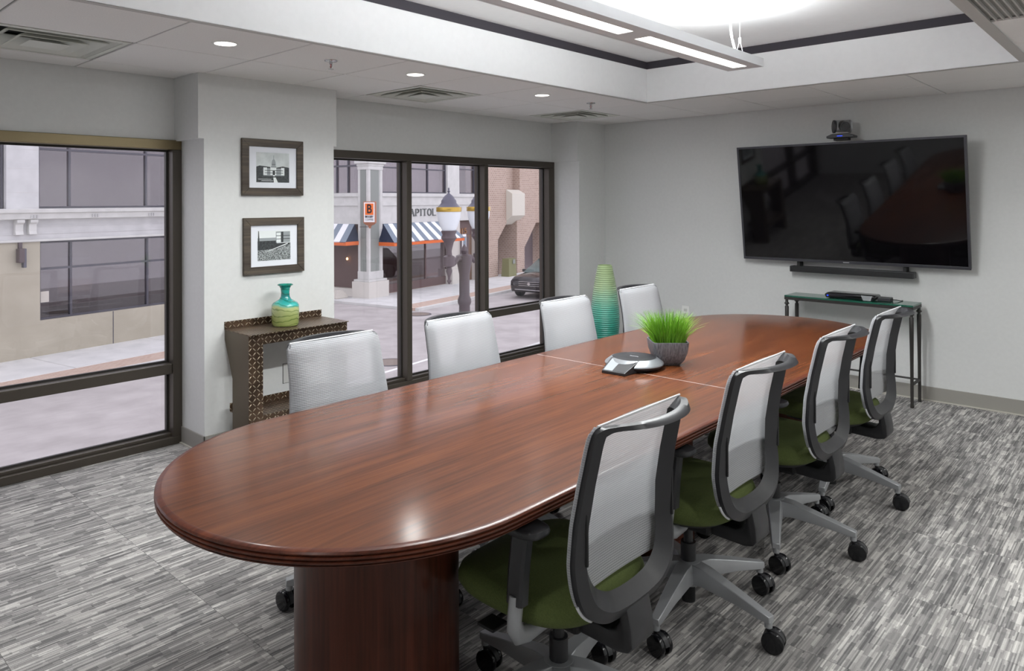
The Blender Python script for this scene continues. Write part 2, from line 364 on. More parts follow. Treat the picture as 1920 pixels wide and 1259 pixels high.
# windows
def window(name, y0, y1, bars, transoms, label):
    wn = thing(name, None, None, (0, 0, 0), kind=S); wn['label'] = label
    D = .13
    def fr(nm, b, m='bronze', bev=.003): return box(nm, b, m, wn, bevel=bev)
    fr('head', (XF - D, XF, y0, y1, 1.826, 1.885), 'bronze_gold' if name == 'window_1' else 'bronze')
    fr('sill', (XF - D, XF, y0, y1, 0, .048)); fr('sill_step', (XF - D, XF - .03, y0, y1, .048, .068), 'bronze')
    for ya, yb in bars: fr('mullion', (XF - D, XF, ya, yb, .048, 1.826))
    op = []
    for (a, b), (c, d) in zip(bars[:-1], bars[1:]): op.append((b, c))
    for k, (ya, yb) in enumerate(op):
        for (za, zb) in ((.068, .437), (.500, 1.826)) if k in transoms else ((.068, 1.826),):
            box('pane', (XF - .095, XF - .089, ya, yb, za, zb), 'window_glass', wn)
            for b in ((ya, ya + .012, za, zb), (yb - .012, yb, za, zb), (ya + .012, yb - .012, za, za + .012), (ya + .012, yb - .012, zb - .012, zb)):
                box('glazing_bead', (XF - .088, XF - .07, *b), 'bronze_dark', wn)
        if k in transoms: fr('transom', (XF - D, XF - .012, ya, yb, 0.437, .500))
    return wn
window('window_1', YN, 2.0, [(YN, YN + .08), (.02, .08), (1.943, 2.0)], (0, 1), 'floor-length bronze framed window before the pale stone building')
window('window_2', 2.9, 5.76, [(2.9, 2.96), (3.834, 3.886), (4.745, 4.795), (5.672, 5.76)], (2,), 'three-light bronze framed window behind the row of chairs')

# ---------------------------------------------------------------- ceiling
ceil = thing('ceiling', None, None, kind=S)
box('slab', (XO, XR + .12, YN - .12, DY + .12, 2.70, 2.80), 'white_paint', ceil)
box('tray_top', (TX0 - .1, TX1 + .1, TY0 - .1, TY1 + .1, ZT, 2.70), 'white_paint', ceil)
for b in ((XH - .1, TX0 - .012, YN, DY), (TX1 + .012, XR, YN, DY), (TX0 - .012, TX1 + .012, TY1 + .012, DY), (TX0 - .012, TX1 + .012, YN, TY0 - .012)):
    box('soffit_back', (*b, 2.40, 2.70), 'grid_grey', ceil)
Z0, ZB = ZC - .004, 2.527
for b, m_, nm in [((TX0 - .012, TX0, TY0, TY1, Z0, ZB), 'white_paint', 'tray_side'), ((TX1, TX1 + .012, TY0, TY1, Z0, ZB), 'white_paint', 'tray_side'),
              ((TX0 - .012, TX1 + .012, TY1, TY1 + .012, Z0, ZB), 'white_paint', 'tray_side'), ((TX0 - .012, TX1 + .012, TY0 - .012, TY0, Z0, ZB), 'white_paint', 'tray_side'),
              ((TX0 - .02, TX0 + .003, TY0 + .003, TY1 - .003, ZB, ZT), 'dark_band', 'reveal_band'), ((TX1 - .003, TX1 + .02, TY0 + .003, TY1 - .003, ZB, ZT), 'dark_band', 'reveal_band'),
              ((TX0 - .012, TX1 + .012, TY1 - .003, TY1 + .02, ZB, ZT), 'dark_band', 'reveal_band'), ((TX0 - .012, TX1 + .012, TY0 - .02, TY0 + .003, ZB, ZT), 'dark_band', 'reveal_band')]:
    box(nm, b, m_, ceil)
# tile grid
GX, GY = -3.659, 1.397
xs = [GX + TS * k for k in range(-1, 8)]; ys = [GY + TS * k for k in range(-4, 8)]
xl = [XH + .002] + [x for x in xs if x < XR] + [XR - .002]; yl = [YN + .002] + [y for y in ys if YN < y < DY - .01] + [DY - .002]
vents = [(GX - TS, GY - TS), (GX - TS, GY + 3 * TS), (GX - TS, GY + 6 * TS)]
tile_data = {}
def put_tile(a, b, c, d):
    key = (round(b - a, 3), round(d - c, 3))
    if key not in tile_data:
        o = box('ceiling_tile', (.005, b - a - .005, .005, d - c - .005, 0, .016), 'tile_white', ceil, bevel=.0025, seg=1); tile_data[key] = o.data
    else:
        o = bpy.data.objects.new('ceiling_tile', tile_data[key]); COL.objects.link(o); o.parent = ceil
    o.location = (a, c, ZC)
def clip(a, b, c, d):
    """pieces of the cell outside the tray, and clear of the columns"""
    res = []
    M = .02
    if b <= TX0 or a >= TX1 or d <= TY0 or c >= TY1: res = [(a, b, c, d)]
    else:
        if a < TX0 - M: res.append((a, TX0 - M, c, d))
        if b > TX1 + M + .03: res.append((TX1 + M + .03, b, c, d))
        a2, b2 = max(a, TX0 - M), min(b, TX1 + M)
        if c < TY0 - M: res.append((a2, b2, c, TY0 - M))
        if d > TY1 + M: res.append((a2, b2, TY1 + M, d))
    return [r for r in res if r[1] - r[0] > .03 and r[3] - r[2] > .03]
for a, b in zip(xl[:-1], xl[1:]):
    for c, d in zip(yl[:-1], yl[1:]):
        if any(abs(a - v[0]) < .01 and abs(c - v[1]) < .01 for v in vents): continue
        if a > -.62 and b < .02 and 3.1 < c < 3.3: continue      # return grille
        for r in clip(a, b, c, d):
            if r[0] < XC and r[1] <= XC + .03:
                for ya, yb in ((YN, 1.965), (2.946, 5.737)):
                    p, q = max(r[2], ya), min(r[3], yb)
                    if q - p > .03: put_tile(r[0], r[1], p, q)
            else: put_tile(*r)
for x in xs:
    if XH < x < XR: box('grid_bar', (x - .012, x + .012, YN, DY if not TX0 < x < TX1 else DY, ZC + .009, ZC + .03), 'grid_bar', ceil) if not (TX0 < x < TX1) else [box('grid_bar', (x - .012, x + .012, *s_, ZC + .009, ZC + .03), 'grid_bar', ceil) for s_ in ((YN, TY0 - .013), (TY1 + .013, DY))]
for y in ys:
    if YN < y < DY: [box('grid_bar', (*s_, y - .012, y + .012, ZC + .009, ZC + .03), 'grid_bar', ceil) for s_ in (((XH, TX0 - .013), (TX1 + .013, XR)) if TY0 < y < TY1 else ((XH, XR),))]
for b in ((TX0 - .03, TX0, TY0 - .03, TY1 + .03), (TX1, TX1 + .05, TY0 - .03, TY1 + .03), (TX0, TX1, TY1, TY1 + .03), (TX0, TX1, TY0 - .03, TY0)):
    box('edge_trim', (*b, ZC - .006, ZC - .002), 'grid_grey', ceil)

# ceiling fittings
CENT = {0: 'set in the ceiling over the tall window by the picture column', 1: 'set in the ceiling between two tall windows lights', 2: 'beside'}
def diffuser(x, y, label):
    t = thing('air_diffuser', label, 'air vent', (x + TS / 2, y + TS / 2, ZC), group='square ceiling air diffusers')
    H = TS / 2 - .012
    def ring(nm, r0, z0, r1, z1, m_, th=.004):
        mb = MB(); n = [(-1, -1), (1, -1), (1, 1), (-1, 1)]
        mb.loft([[(r0 * a, r0 * b, z0) for a, b in n], [(r1 * a, r1 * b, z1) for a, b in n], [(r1 * a, r1 * b, z1 + th) for a, b in n], [(r0 * a, r0 * b, z0 + th) for a, b in n]], loop=True)
        mb.build(nm, m_, t)
    ring('outer_frame', H, 0, H - .03, -.002, 'diffuser_white')
    ring('louvre', H - .03, 0, H - .09, .055, 'diffuser_white')
    ring('louvre', H - .075, -.006, H - .15, .045, 'diffuser_white')
    ring('louvre', H - .145, -.010, H - .21, .03, 'diffuser_white')
    mb = MB(); r = H - .205
    mb.loft([[(r * a, r * b, -.012) for a, b in [(-1, -1), (1, -1), (1, 1), (-1, 1)]], [(.02 * a, .02 * b, .02) for a, b in [(-1, -1), (1, -1), (1, 1), (-1, 1)]]]); mb.build('centre_cone', 'diffuser_white', t)
    box('plenum', (-H, H, -H, H, .07, .075), 'black_matte', t)
for v, lb in zip(vents, ('square white air diffuser in the ceiling in front of the gold-headed window', 'square white air diffuser in the ceiling past the picture column', 'square white air diffuser in the ceiling at the corner by the tall vase')): diffuser(*v, lb)
g = thing('return_grille', 'ribbed grey return air grille in the ceiling outside the tray', 'air vent', (-.61, 3.227, ZC))
MB().box(.02, .59, .005, .60, .012, .02).build('backing', 'baseboard_vinyl', g)
for k in range(22): box('fin', (.02 + k * .0262, .026 + k * .0262, .005, .60, -.002, .012), 'grid_grey', g)
box('frame', (.003, .02, .003, .607, -.003, .02), 'grid_grey', g); box('frame', (.59, .607, .003, .607, -.003, .02), 'grid_grey', g)
def downlight(x, y, label, grp, power=DOWNLIGHT):
    t = thing('downlight', label, 'ceiling light', (x, y, ZC), group=grp)
    mb = MB(); mb.loft([[(r * math.cos(2 * PI * k / 32), r * math.sin(2 * PI * k / 32), z) for k in range(32)] for r, z in ((.062, -.0005), (.060, -.004), (.052, -.004), (.050, -.001))], loop=True); mb.build('trim_ring', 'white_plastic', t, smooth=40)
    MB().lathe([(.051, -.0025), (.051, -.0005)], 32).build('lens', 'lens_white', t)
    area('downlight_lamp', (0, 0, -.007), (.085, .085), power, (.99, 1, .98), (0, 0, 0), t, 'DISK', math.radians(130))
for y, lb in ((GY + TS / 2, 'round recessed downlight over the steel shelf'), (GY + 2.5 * TS, 'round recessed downlight between the sprinkler and the second air diffuser'), (GY + 4.5 * TS, 'round recessed downlight between two ceiling air diffusers')):
    downlight(GX + TS / 2, y, lb, 'downlights along the window side')
for x, y, lb in ((.30, GY + TS / 2, 'round recessed downlight across the tray from the one over the steel shelf'), (.30, GY + 2.5 * TS, 'round recessed downlight beside the return grille, towards the rounded table end'), (.30, GY + 4.5 * TS, 'round recessed downlight between the return grille and the screen wall'),
                 (.30, GY + 6.5 * TS, 'added unseen downlight in the ceiling corner of the screen wall, aisle side'), (-1.0, -.25, 'round recessed downlight off the rounded table end, aisle side'), (-2.7, -.25, 'round recessed downlight off the rounded table end, window side')):  # the screen wall corner downlight is added to brighten that wall
    downlight(x, y, lb, 'downlights away from the windows', SIDELIGHT)
for y, lb in ((GY + 1.5 * TS, 'chrome pendent sprinkler head above the framed pictures'), (GY + 5.5 * TS, 'chrome pendent sprinkler head at the corner of the ceiling tray')):
    t = thing('sprinkler', lb, 'sprinkler', (GX + TS / 2, y, ZC))
    MB().lathe([(.006, 0), (.036, -.0005), (.034, -.005), (.012, -.008)], 20).build('escutcheon', 'chrome', t, smooth=40)
    mb = MB(); mb.cyl((0, 0, -.008), (0, 0, -.02), .009); mb.tube([(.008, 0, -.02), (.010, 0, -.03), (.003, 0, -.042)], .0025, 6); mb.tube([(-.008, 0, -.02), (-.010, 0, -.03), (-.003, 0, -.042)], .0025, 6); mb.cyl((0, 0, -.04), (0, 0, -.046), .003); mb.build('frame_arms', 'chrome', t)
    MB().cyl((0, 0, -.02), (0, 0, -.041), .0022, n=8).build('bulb', 'red_print', t)
    MB().lathe([(.002, -.046), (.015, -.047), (.015, -.0485), (.002, -.049)], 16).build('deflector', 'chrome', t)

# pendant
PY0, PY1, PXC, PZ = 1.45, 4.13, -1.82, 2.262
pt = thing('pendant_light', 'long slim silver-white linear pendant light with two glowing panels', 'pendant light', (PXC, 0, PZ))
hw = .107
mb = MB(); mb.box(-hw, -hw + .012, PY0, PY1, 0, .048); mb.box(hw - .012, hw, PY0, PY1, 0, .048); mb.box(-hw + .012, hw - .012, PY0, PY0 + .012, 0, .048); mb.box(-hw + .012, hw - .012, PY1 - .012, PY1, 0, .048)
mb.build('housing', 'lamp_body', pt)
P2 = [(2.995, 4.055), (1.78, 2.855)]
prev = PY0 + .012
mb = MB(); mb.box(-hw + .012, -.042, PY0 + .012, PY1 - .012, .001, .02); mb.box(.042, hw - .012, PY0 + .012, PY1 - .012, .001, .02)
for a, b in ((PY0 + .012, 1.78), (2.855, 2.995), (4.055, PY1 - .012)): mb.box(-.042, .042, a, b, .001, .02)
mb.build('bottom_plate', 'lamp_body', pt)
box('top_plate', (-hw + .012, hw - .012, PY0 + .012, PY1 - .012, .03, .036), 'lamp_body', pt)
for a, b in P2:
    box('light_panel', (-.042, .042, a, b, .004, .010), 'panel_white', pt)
    area('panel_lamp', (0, (a + b) / 2, -.004), (.084, b - a), PENDANT_DOWN, (.97, 1, 1), (0, 0, 0), pt)
box('uplight_panel', (-.07, .07, PY0 + .15, PY1 - .15, .040, .044), 'panel_white', pt)
for dx, tilt, k_ in ((-.06, -.18, .40), (.06, .18, .40), (0, 0, .20)):      # batwing uplight
    area('uplight_lamp', (dx, (PY0 + PY1) / 2, .064 if tilt else .052), (.05, PY1 - PY0 - .3), PENDANT_UP * k_, (.97, 1, 1), (PI, tilt, 0), pt)
for yy in (4.03, 1.55):
    MB().lathe([(.005, ZT - PZ), (.062, ZT - PZ - .0), (.060, ZT - PZ - .012), (.012, ZT - PZ - .022)], 28, (0, yy)).build('ceiling_canopy', 'white_plastic', pt, smooth=40)
    MB().cyl((.012, yy, .15), (.012, yy, ZT - PZ - .01), .0022, n=8).build('suspension_wire', 'lamp_body', pt)
    mb = MB(); mb.tube([(.012, yy, .155), (.012, yy - .06, .048)], .002, 6); mb.tube([(.012, yy, .155), (.012, yy + .06, .048)], .002, 6); mb.build('wire_yoke', 'lamp_body', pt)
    MB().cyl((.012, yy, .135), (.012, yy, .165), .008, n=10).build('wire_gripper', 'lamp_body', pt)
pts = []
for k in range(21):
    s_ = k / 20; pts.append((-.03 + .03 * s_, 4.03 - .02 - .045 * math.sin(s_ * PI * 1.0) * (1 - .3 * s_) + .02 * s_, ZT - PZ - .012 - s_ * (ZT - PZ - .055)))
MB().tube(pts, .007, 10).build('power_cord', 'white_plastic', pt, smooth=60)

# ================================================================ conference table
TXC, TR, TYA, TYB, TZ = -1.735, .578, 1.325, 4.245, .74
YM = (TYA + TYB) / 2
tb = thing('conference_table', 'long cherry wood conference table with rounded ends and reeded edge', 'table', (TXC, YM, 0))
def half_outline(d, y_end, sgn, n=40):
    L = TYB - YM; r = TR + d; pts = [(r, y_end)]
    for k in range(n + 1):
        a = PI * k / n; pts.append((r * math.cos(a), L + r * math.sin(a)))
    pts.append((-r, y_end)); return [(x * sgn, y * sgn) for x, y in pts]
prof = [(-.018, TZ), (-.008, TZ - .0008), (-.003, TZ - .003), (0, TZ - .007), (-.001, TZ - .010), (-.0075, TZ - .0115), (-.0075, TZ - .0125), (0, TZ - .0145), (.0005, TZ - .018), (-.001, TZ - .0205), (-.0085, TZ - .0220), (-.0085, TZ - .0230), (-.001, TZ - .0250), (-.001, TZ - .0285), (-.003, TZ - .0310), (-.010, TZ - .0325), (-.010, TZ - .0335), (-.006, TZ - .0350), (-.008, TZ - .0385)]
for sgn in (1, -1):
    mb = MB(); mb.cur = 1
    mb.loft([[(x, y, z) for x, y in half_outline(d, .0006, sgn)] for d, z in prof], closed=False)
    mb.cur = 0; n = len(half_outline(0, 0, 1))
    mb.add([(x, y, TZ) for x, y in half_outline(prof[0][0], .0006, sgn)], [tuple(range(n))])
    mb.cur = 1; mb.add([(x, y, TZ - .0385) for x, y in half_outline(prof[-1][0], .0006, sgn)], [tuple(range(n))])
    mb.add([(prof[0][0] + TR, .0006 * sgn, TZ), (-(prof[0][0] + TR), .0006 * sgn, TZ), (-(prof[-1][0] + TR), .0006 * sgn, TZ - .0385), (prof[-1][0] + TR, .0006 * sgn, TZ - .0385)], [(0, 1, 2, 3)])
    mb.build('tabletop', ['cherry_top', 'cherry_edge'], tb, smooth=28)
box('seam_strip', (-TR + .02, TR - .02, -.0012, .0012, TZ - .004, TZ + .0003), 'brand_light', tb)
for yy, PR, PE in ((1.355 - YM, .236, 2.15), (2.86 - YM, .202, 2.2), (4.42 - YM, .202, 2.2)):
    mb = MB(); ring = []
    for k in range(56):
        a = 2 * PI * k / 56; c, s_ = math.cos(a), math.sin(a); e = 2 / PE
        ring.append((PR * abs(c) ** e * (1 if c > 0 else -1), PR * abs(s_) ** e * (1 if s_ > 0 else -1)))
    mb.loft([[(x * q, yy + y * q, z) for x, y in ring] for q, z in ((1, .012), (1, TZ - .0385))]); mb.build('pedestal', 'cherry_base', tb, smooth=40)
    mb = MB(); mb.loft([[(x * q, yy + y * q, z) for x, y in ring] for q, z in ((1.0, 0), (1.02, .001), (1.02, .06), (1.005, .062))]); mb.build('plinth', 'cherry_base', tb, smooth=40)
box('under_rail', (-.05, .05, 1.36 - YM + .2, YM - 1.36 - .2, TZ - .10, TZ - .0385), 'cherry_base', tb)

# ================================================================ chairs (local: +x forward, hub over the origin)
def xz(z):
    P = [(.30, -.25), (.42, -.248), (.455, -.243), (.52, -.232), (.60, -.222), (.70, -.226), (.80, -.242), (.90, -.264), (.95, -.278), (1.1, -.31)]
    for (a, u), (b, v) in zip(P[:-1], P[1:]):
        if a <= z <= b: return u + (v - u) * (z - a) / (b - a)
def smooth_poly(P, n=6):
    out = []
    for i in range(len(P) - 1):
        p0, p1, p2, p3 = P[max(i - 1, 0)], P[i], P[i + 1], P[min(i + 2, len(P) - 1)]
        for k in range(n):
            t = k / n; out.append(tuple(.5 * ((2 * p1[j]) + (-p0[j] + p2[j]) * t + (2 * p0[j] - 5 * p1[j] + 4 * p2[j] - p3[j]) * t * t + (-p0[j] + 3 * p1[j] - 3 * p2[j] + p3[j]) * t ** 3) for j in range(2)))
    out.append(P[-1]); return out
OUT = [(0, .948), (.10, .948), (.178, .947), (.205, .938), (.214, .912), (.219, .80), (.228, .70), (.235, .61), (.231, .535), (.203, .474), (.14, .437), (.07, .427), (0, .425)]
INN = [(0, .925), (.09, .925), (.140, .924), (.158, .916), (.165, .895), (.166, .80), (.166, .70), (.168, .63), (.166, .575), (.145, .523), (.098, .493), (.048, .484), (0, .482)]
def full_loop(P):
    h = smooth_poly(P, 5); return h + [(-y, z) for y, z in h[-2:0:-1]]
LO, LI = full_loop(OUT), full_loop(INN)
def lift(y, z):
    k = max(0, min(1, (z - .905) / .02)); return .002 * k * max(0, 1 - (abs(y) / .21) ** 2.2)
def bow(y, z):
    k = max(0, min(1, (z - .905) / .02)); return -.082 * k * max(0, 1 - (abs(y) / .21) ** 2.2)
def make_chair():
    t = thing('office_chair', 'x', 'chair', group='mesh back office chairs around the conference table')
    # back frame with handle rail
    mb = MB(); A, B, C, D = [], [], [], []
    for (y, z), (yi, zi) in zip(LO, LI):
        ym, zm = y + (yi - y) * .45, z + (zi - z) * .45
        lf = lift(y, z); A.append((xz(z) + .010 + bow(y, z), y, z + lf)); B.append((xz(z) - .012 + bow(y, z), y * .995, z + lf))
        C.append((xz(zm) - .026 + bow(y, z), ym, zm + lf)); D.append((xz(zi) + .006 + bow(y, z), yi, zi + lf))
    mb.loft([A, B, C, D], loop=True); mb.build('back_frame', 'graphite', t, smooth=50)
    # mesh
    hs = [(y, z) for y, z in smooth_poly(OUT, 8)]
    def hwid(z):
        best = .2
        for (y0, z0), (y1, z1) in zip(hs[:-1], hs[1:]):
            if z1 <= z <= z0 and z0 - z1 > 1e-9: return y0 + (y1 - y0) * (z0 - z) / (z0 - z1)
        return best
    rows = []; NZ, NY = 26, 12; WR = []
    for i in range(NZ + 1):
        z = .505 + (.946 - .505) * i / NZ; hwd = hwid(min(z, .944)) + .002; row = []
        for j in range(NY + 1):
            q = -1 + 2 * j / NY; y = hwd * q
            row.append((xz(z) + .017 - (.005 if abs(q) == 1 else 0) - .016 * max(0, (z - .922) / .024) ** 2 + .012 * (1 - q * q), y, z))
        e_ = hwd + .0035; row = [(xz(z) - .001, -e_, z), (xz(z) + .007, -e_ - .001, z)] + row + [(xz(z) + .007, e_ + .001, z), (xz(z) - .001, e_, z)]
        rows.append(row)
    mb = MB(); mb.loft(rows, closed=False); mb.build('mesh_panel', 'mesh_cloth', t, smooth=80)
    MB().tube([(xz(.946) - .002, -.20 + .40 * k / 8, .9475) for k in range(9)], .0032, 8).build('top_edge', 'piping_white', t, smooth=60)
    for s_ in (-1, 1): MB().tube([(xz(z) + .004, s_ * (y + .002), z) for y, z in hs if .45 < z < .51], .0042, 8).build('piping', 'piping_white', t, smooth=60)
    # lumbar side slots
    for s_ in (-1, 1): box('lumbar_slide', (xz(.66) - .029, xz(.66) - .020, s_ * .206 - .004, s_ * .206 + .004, .60, .73), 'black_matte', t, bevel=.003)
    # spine
    poly = [(-.240, .465), (-.258, .462), (-.268, .435), (-.278, .39), (-.281, .345), (-.268, .326), (-.235, .318), (-.12, .322), (-.02, .335), (-.02, .378), (-.13, .372), (-.205, .368), (-.228, .378), (-.240, .40), (-.240, .44)]
    MB().prism(poly, 1, -.056, .056).build('spine', 'graphite', t, bevel=.008, seg=2, smooth=40)
    # seat
    ring = []
    for k in range(48):
        a = 2 * PI * k / 48; c, s_ = math.cos(a), math.sin(a); e = 2 / 3.0
        ring.append((.022 + .235 * abs(c) ** e * (1 if c > 0 else -1), .245 * abs(s_) ** e * (1 if s_ > 0 else -1) * (1 + .03 * c)))
    def drop(x): return -.03 * max(0, (x - .12) / .14) ** 2
    mb = MB(); rings = []
    for q, z in ((.84, .392), (.95, .402), (1.0, .424), (1.0, .446), (.965, .465), (.86, .474), (.55, .478), (.2, .476)):
        rings.append([(.02 + (x - .02) * q, y * q, z + drop(.02 + (x - .02) * q)) for x, y in ring])
    mb.loft(rings); mb.build('seat', 'green_cloth', t, smooth=70)
    mb = MB(); mb.loft([[(.0 + x * q, y * q, z) for x, y in ring] for q, z in ((.55, .372), (.80, .380), (.84, .394))]); mb.build('seat_pan', 'black_matte', t, smooth=50)
    box('tilt_mechanism', (-.12, .10, -.075, .075, .318, .376), 'black_matte', t, bevel=.012)
    for s_ in (-1, 1):
        MB().tube([(.04, s_ * .06, .36), (.05, s_ * .17, .362), (.05, s_ * .20, .36)], .007, 8).build('lever', 'black_matte', t)
        box('lever_paddle', (.02, .08, s_ * .225 - .03, s_ * .225 + .03, .350, .360), 'black_matte', t, bevel=.004)
    # arms
    for s_ in (-1, 1):
        path = [(-.082, s_ * .274, .500), (-.079, s_ * .278, .46), (-.072, s_ * .274, .415), (-.066, s_ * .250, .380), (-.06, s_ * .205, .366), (-.05, s_ * .12, .362), (-.03, s_ * .05, .36)]
        MB().tube(path, .020, 12, (1.25, .75), (1, 0, 0)).build('arm_bracket', 'silver', t, smooth=60)
        mb = MB(); mb.loft([[(x + dx, s_ * y + dy, z) for dx, dy in [(-.026, -.012), (-.018, -.017), (.018, -.017), (.026, -.012), (.026, .012), (.018, .017), (-.018, .017), (-.026, .012)]] for x, y, z in ((-.082, .274, .478), (-.086, .272, .56), (-.094, .268, .645), (-.094, .266, .66))]); mb.build('arm_post', 'black_plastic', t, smooth=30)
        mb = MB(); P = []
        for k in range(24):
            a = 2 * PI * k / 24; c, q = math.cos(a), math.sin(a); P.append((-.045 + .115 * abs(c) ** .5 * (1 if c > 0 else -1), s_ * .258 + .045 * abs(q) ** .5 * (1 if q > 0 else -1)))
        cxp, cyp = -.045, s_ * .258
        mb.loft([[(cxp + (x - cxp) * q, cyp + (y - cyp) * q, z) for x, y in P] for q, z in ((.86, .655), (.97, .660), (1, .668), (.97, .677), (.85, .681))]); mb.build('arm_pad', 'black_plastic', t, smooth=50)
    # column and base
    mb = MB(); mb.cyl((0, 0, .05), (0, 0, .32), .017, n=16); mb.cyl((0, 0, .155), (0, 0, .245), .027, n=20); mb.build('gas_column', 'black_plastic', t, smooth=40)
    MB().cyl((0, 0, .03), (0, 0, .10), .024, n=18).build('column_tail', 'black_matte', t, smooth=40)
    MB().lathe([(.03, .095), (.048, .10), (.050, .165), (.042, .178), (.028, .18)], 24).build('hub', 'silver', t, smooth=40)
    mb = MB(); rings = []
    for r, w0, w1, zt, zb in ((.03, .026, .034, .178, .108), (.08, .024, .031, .175, .116), (.20, .019, .023, .148, .108), (.305, .015, .017, .122, .094), (.332, .014, .015, .116, .094)):
        rings.append([(r, -w1, zb), (r, w1, zb), (r, w1, zb + (zt - zb) * .6), (r, w0, zt), (r, -w0, zt), (r, -w1, zb + (zt - zb) * .6)])
    mb.loft(rings); leg0 = mb.build('base_leg', 'silver', t, bevel=.002, seg=1, smooth=35)
    MB().cyl((.32, 0, .076), (.32, 0, .098), .013, n=14).build('stem_socket', 'silver', leg0, smooth=40)
    # caster about its own swivel axis; the wheels trail towards -x and roll along x
    cs = MB(); cs.tube([(0, 0, .050), (0, 0, .080)], .008, 10); cs.loft([[(-.016 + .036 * math.cos(q), y, .036 + .036 * math.sin(q)) for q in [PI * (-.05 + 1.0 * i / 12) for i in range(13)]] for y in (-.009, .009)], closed=True)
    parts = [cs.build('caster', 'black_plastic', leg0, smooth=40)]
    for s_ in (-1, 1):
        w_ = MB(); rr = [(.022, .0095), (.034, .0100), (.036, .0125), (.036, .022), (.034, .0255), (.026, .0275), (.004, .028)]
        w_.loft([[(-.016 + r * math.cos(2 * PI * i / 28), s_ * y, .036 + r * math.sin(2 * PI * i / 28)) for i in range(28)] for r, y in rr])
        parts.append(w_.build('wheel', 'black_gloss', leg0, smooth=40))
    for p in parts: p.location = (.32, 0, 0)
    for k in range(4): copy_tree(leg0, t)
    return t
def set_base(c, turn):
    k = 0
    for ch in c.children:
        if ch.name.startswith('base_leg'):
            a = turn + 2 * PI * k / 5; ch.rotation_euler = (0, 0, a); k += 1
            for g_ in ch.children:
                if g_.name.startswith(('caster', 'wheel')): g_.rotation_euler = (0, 0, -a + .25 * math.sin(k * 2.3))
chair0 = make_chair()
CH = [ # hub x, hub y, facing, base turn, label
    (-1.300, 1.668, PI, 31, 'mesh back office chair at the rounded table end, green seat and arm in full view'),
    (-1.310, 2.455, PI, -9, 'mesh back office chair level with the conference phone, green seat, aisle side'),
    (-1.305, 3.230, PI, 5, 'mesh back office chair on the aisle side level with the potted grass'),
    (-1.307, 3.970, PI, -7, 'mesh back office chair on the aisle side in front of the glass console'),
    (-2.215, 1.725, 0, 25, 'white mesh chair back in front of the steel shelf, window side'),
    (-2.215, 2.435, 0, 10, 'white mesh chair back in front of the tall window mullions, window side'),
    (-2.215, 3.265, 0, 40, 'white mesh chair back beside the tall vase, nearer the window side'),
    (-2.215, 4.030, 0, 15, 'white mesh chair back against the grey corner, behind the potted grass')]
for i, (x, y, rz, bt, lb) in enumerate(CH):
    c = chair0 if i == 0 else copy_tree(chair0)
    c.location = (x, y, 0); c.rotation_euler = (0, 0, rz); c['label'] = lb
    set_base(c, math.radians(bt) - rz)

# ================================================================ things on the table
ph = thing('conference_phone', 'round silver and black conference phone with a keypad lip', 'phone', (-1.79, 2.862, TZ), math.radians(4))
MB().lathe([(.085, 0), (.115, .004), (.130, .016), (.132, .022)], 48).build('base', 'black_plastic', ph, smooth=40)
MB().lathe([(.132, .022), (.130, .027), (.104, .047), (.098, .049)], 48, cap0=False, cap1=False).build('silver_ring', 'phone_silver', ph, smooth=30)
MB().lathe([(.099, .0485), (.097, .0495), (.03, .0505), (.005, .0505)], 48).build('top_disc', 'graphite', ph, smooth=30)
mb = MB(); mb.hexa([(-.060, -.185, 0), (.052, -.185, 0), (.066, -.075, 0), (-.074, -.075, 0)], [(-.060, -.185, .012), (.052, -.185, .012), (.066, -.075, .050), (-.074, -.075, .050)]); kp = mb.build('keypad', 'graphite', ph, bevel=.002)
def on_slope(x, y): return .012 + (y + .185) / .11 * .038 + .0006
for nm, xa, xb, m_ in (('screen', -.055, -.012, 'lcd'), ('key_field', -.008, .050, 'black_plastic')):
    MB().hexa([(xa, -.178, on_slope(0, -.178) - .001), (xb, -.178, on_slope(0, -.178) - .001), (xb * 1.15, -.085, on_slope(0, -.085) - .001), (xa * 1.15, -.085, on_slope(0, -.085) - .001)], [(xa, -.178, on_slope(0, -.178)), (xb, -.178, on_slope(0, -.178)), (xb * 1.15, -.085, on_slope(0, -.085)), (xa * 1.15, -.085, on_slope(0, -.085))]).build(nm, m_, kp)
mk = MB()
for k in range(7): mk.box(-.02 + k * .006, -.016 + k * .006, -.003, .003 + (k == 0) * .003, .0503, .0509)
mk.build('logo_mark', 'brand_light', ph)

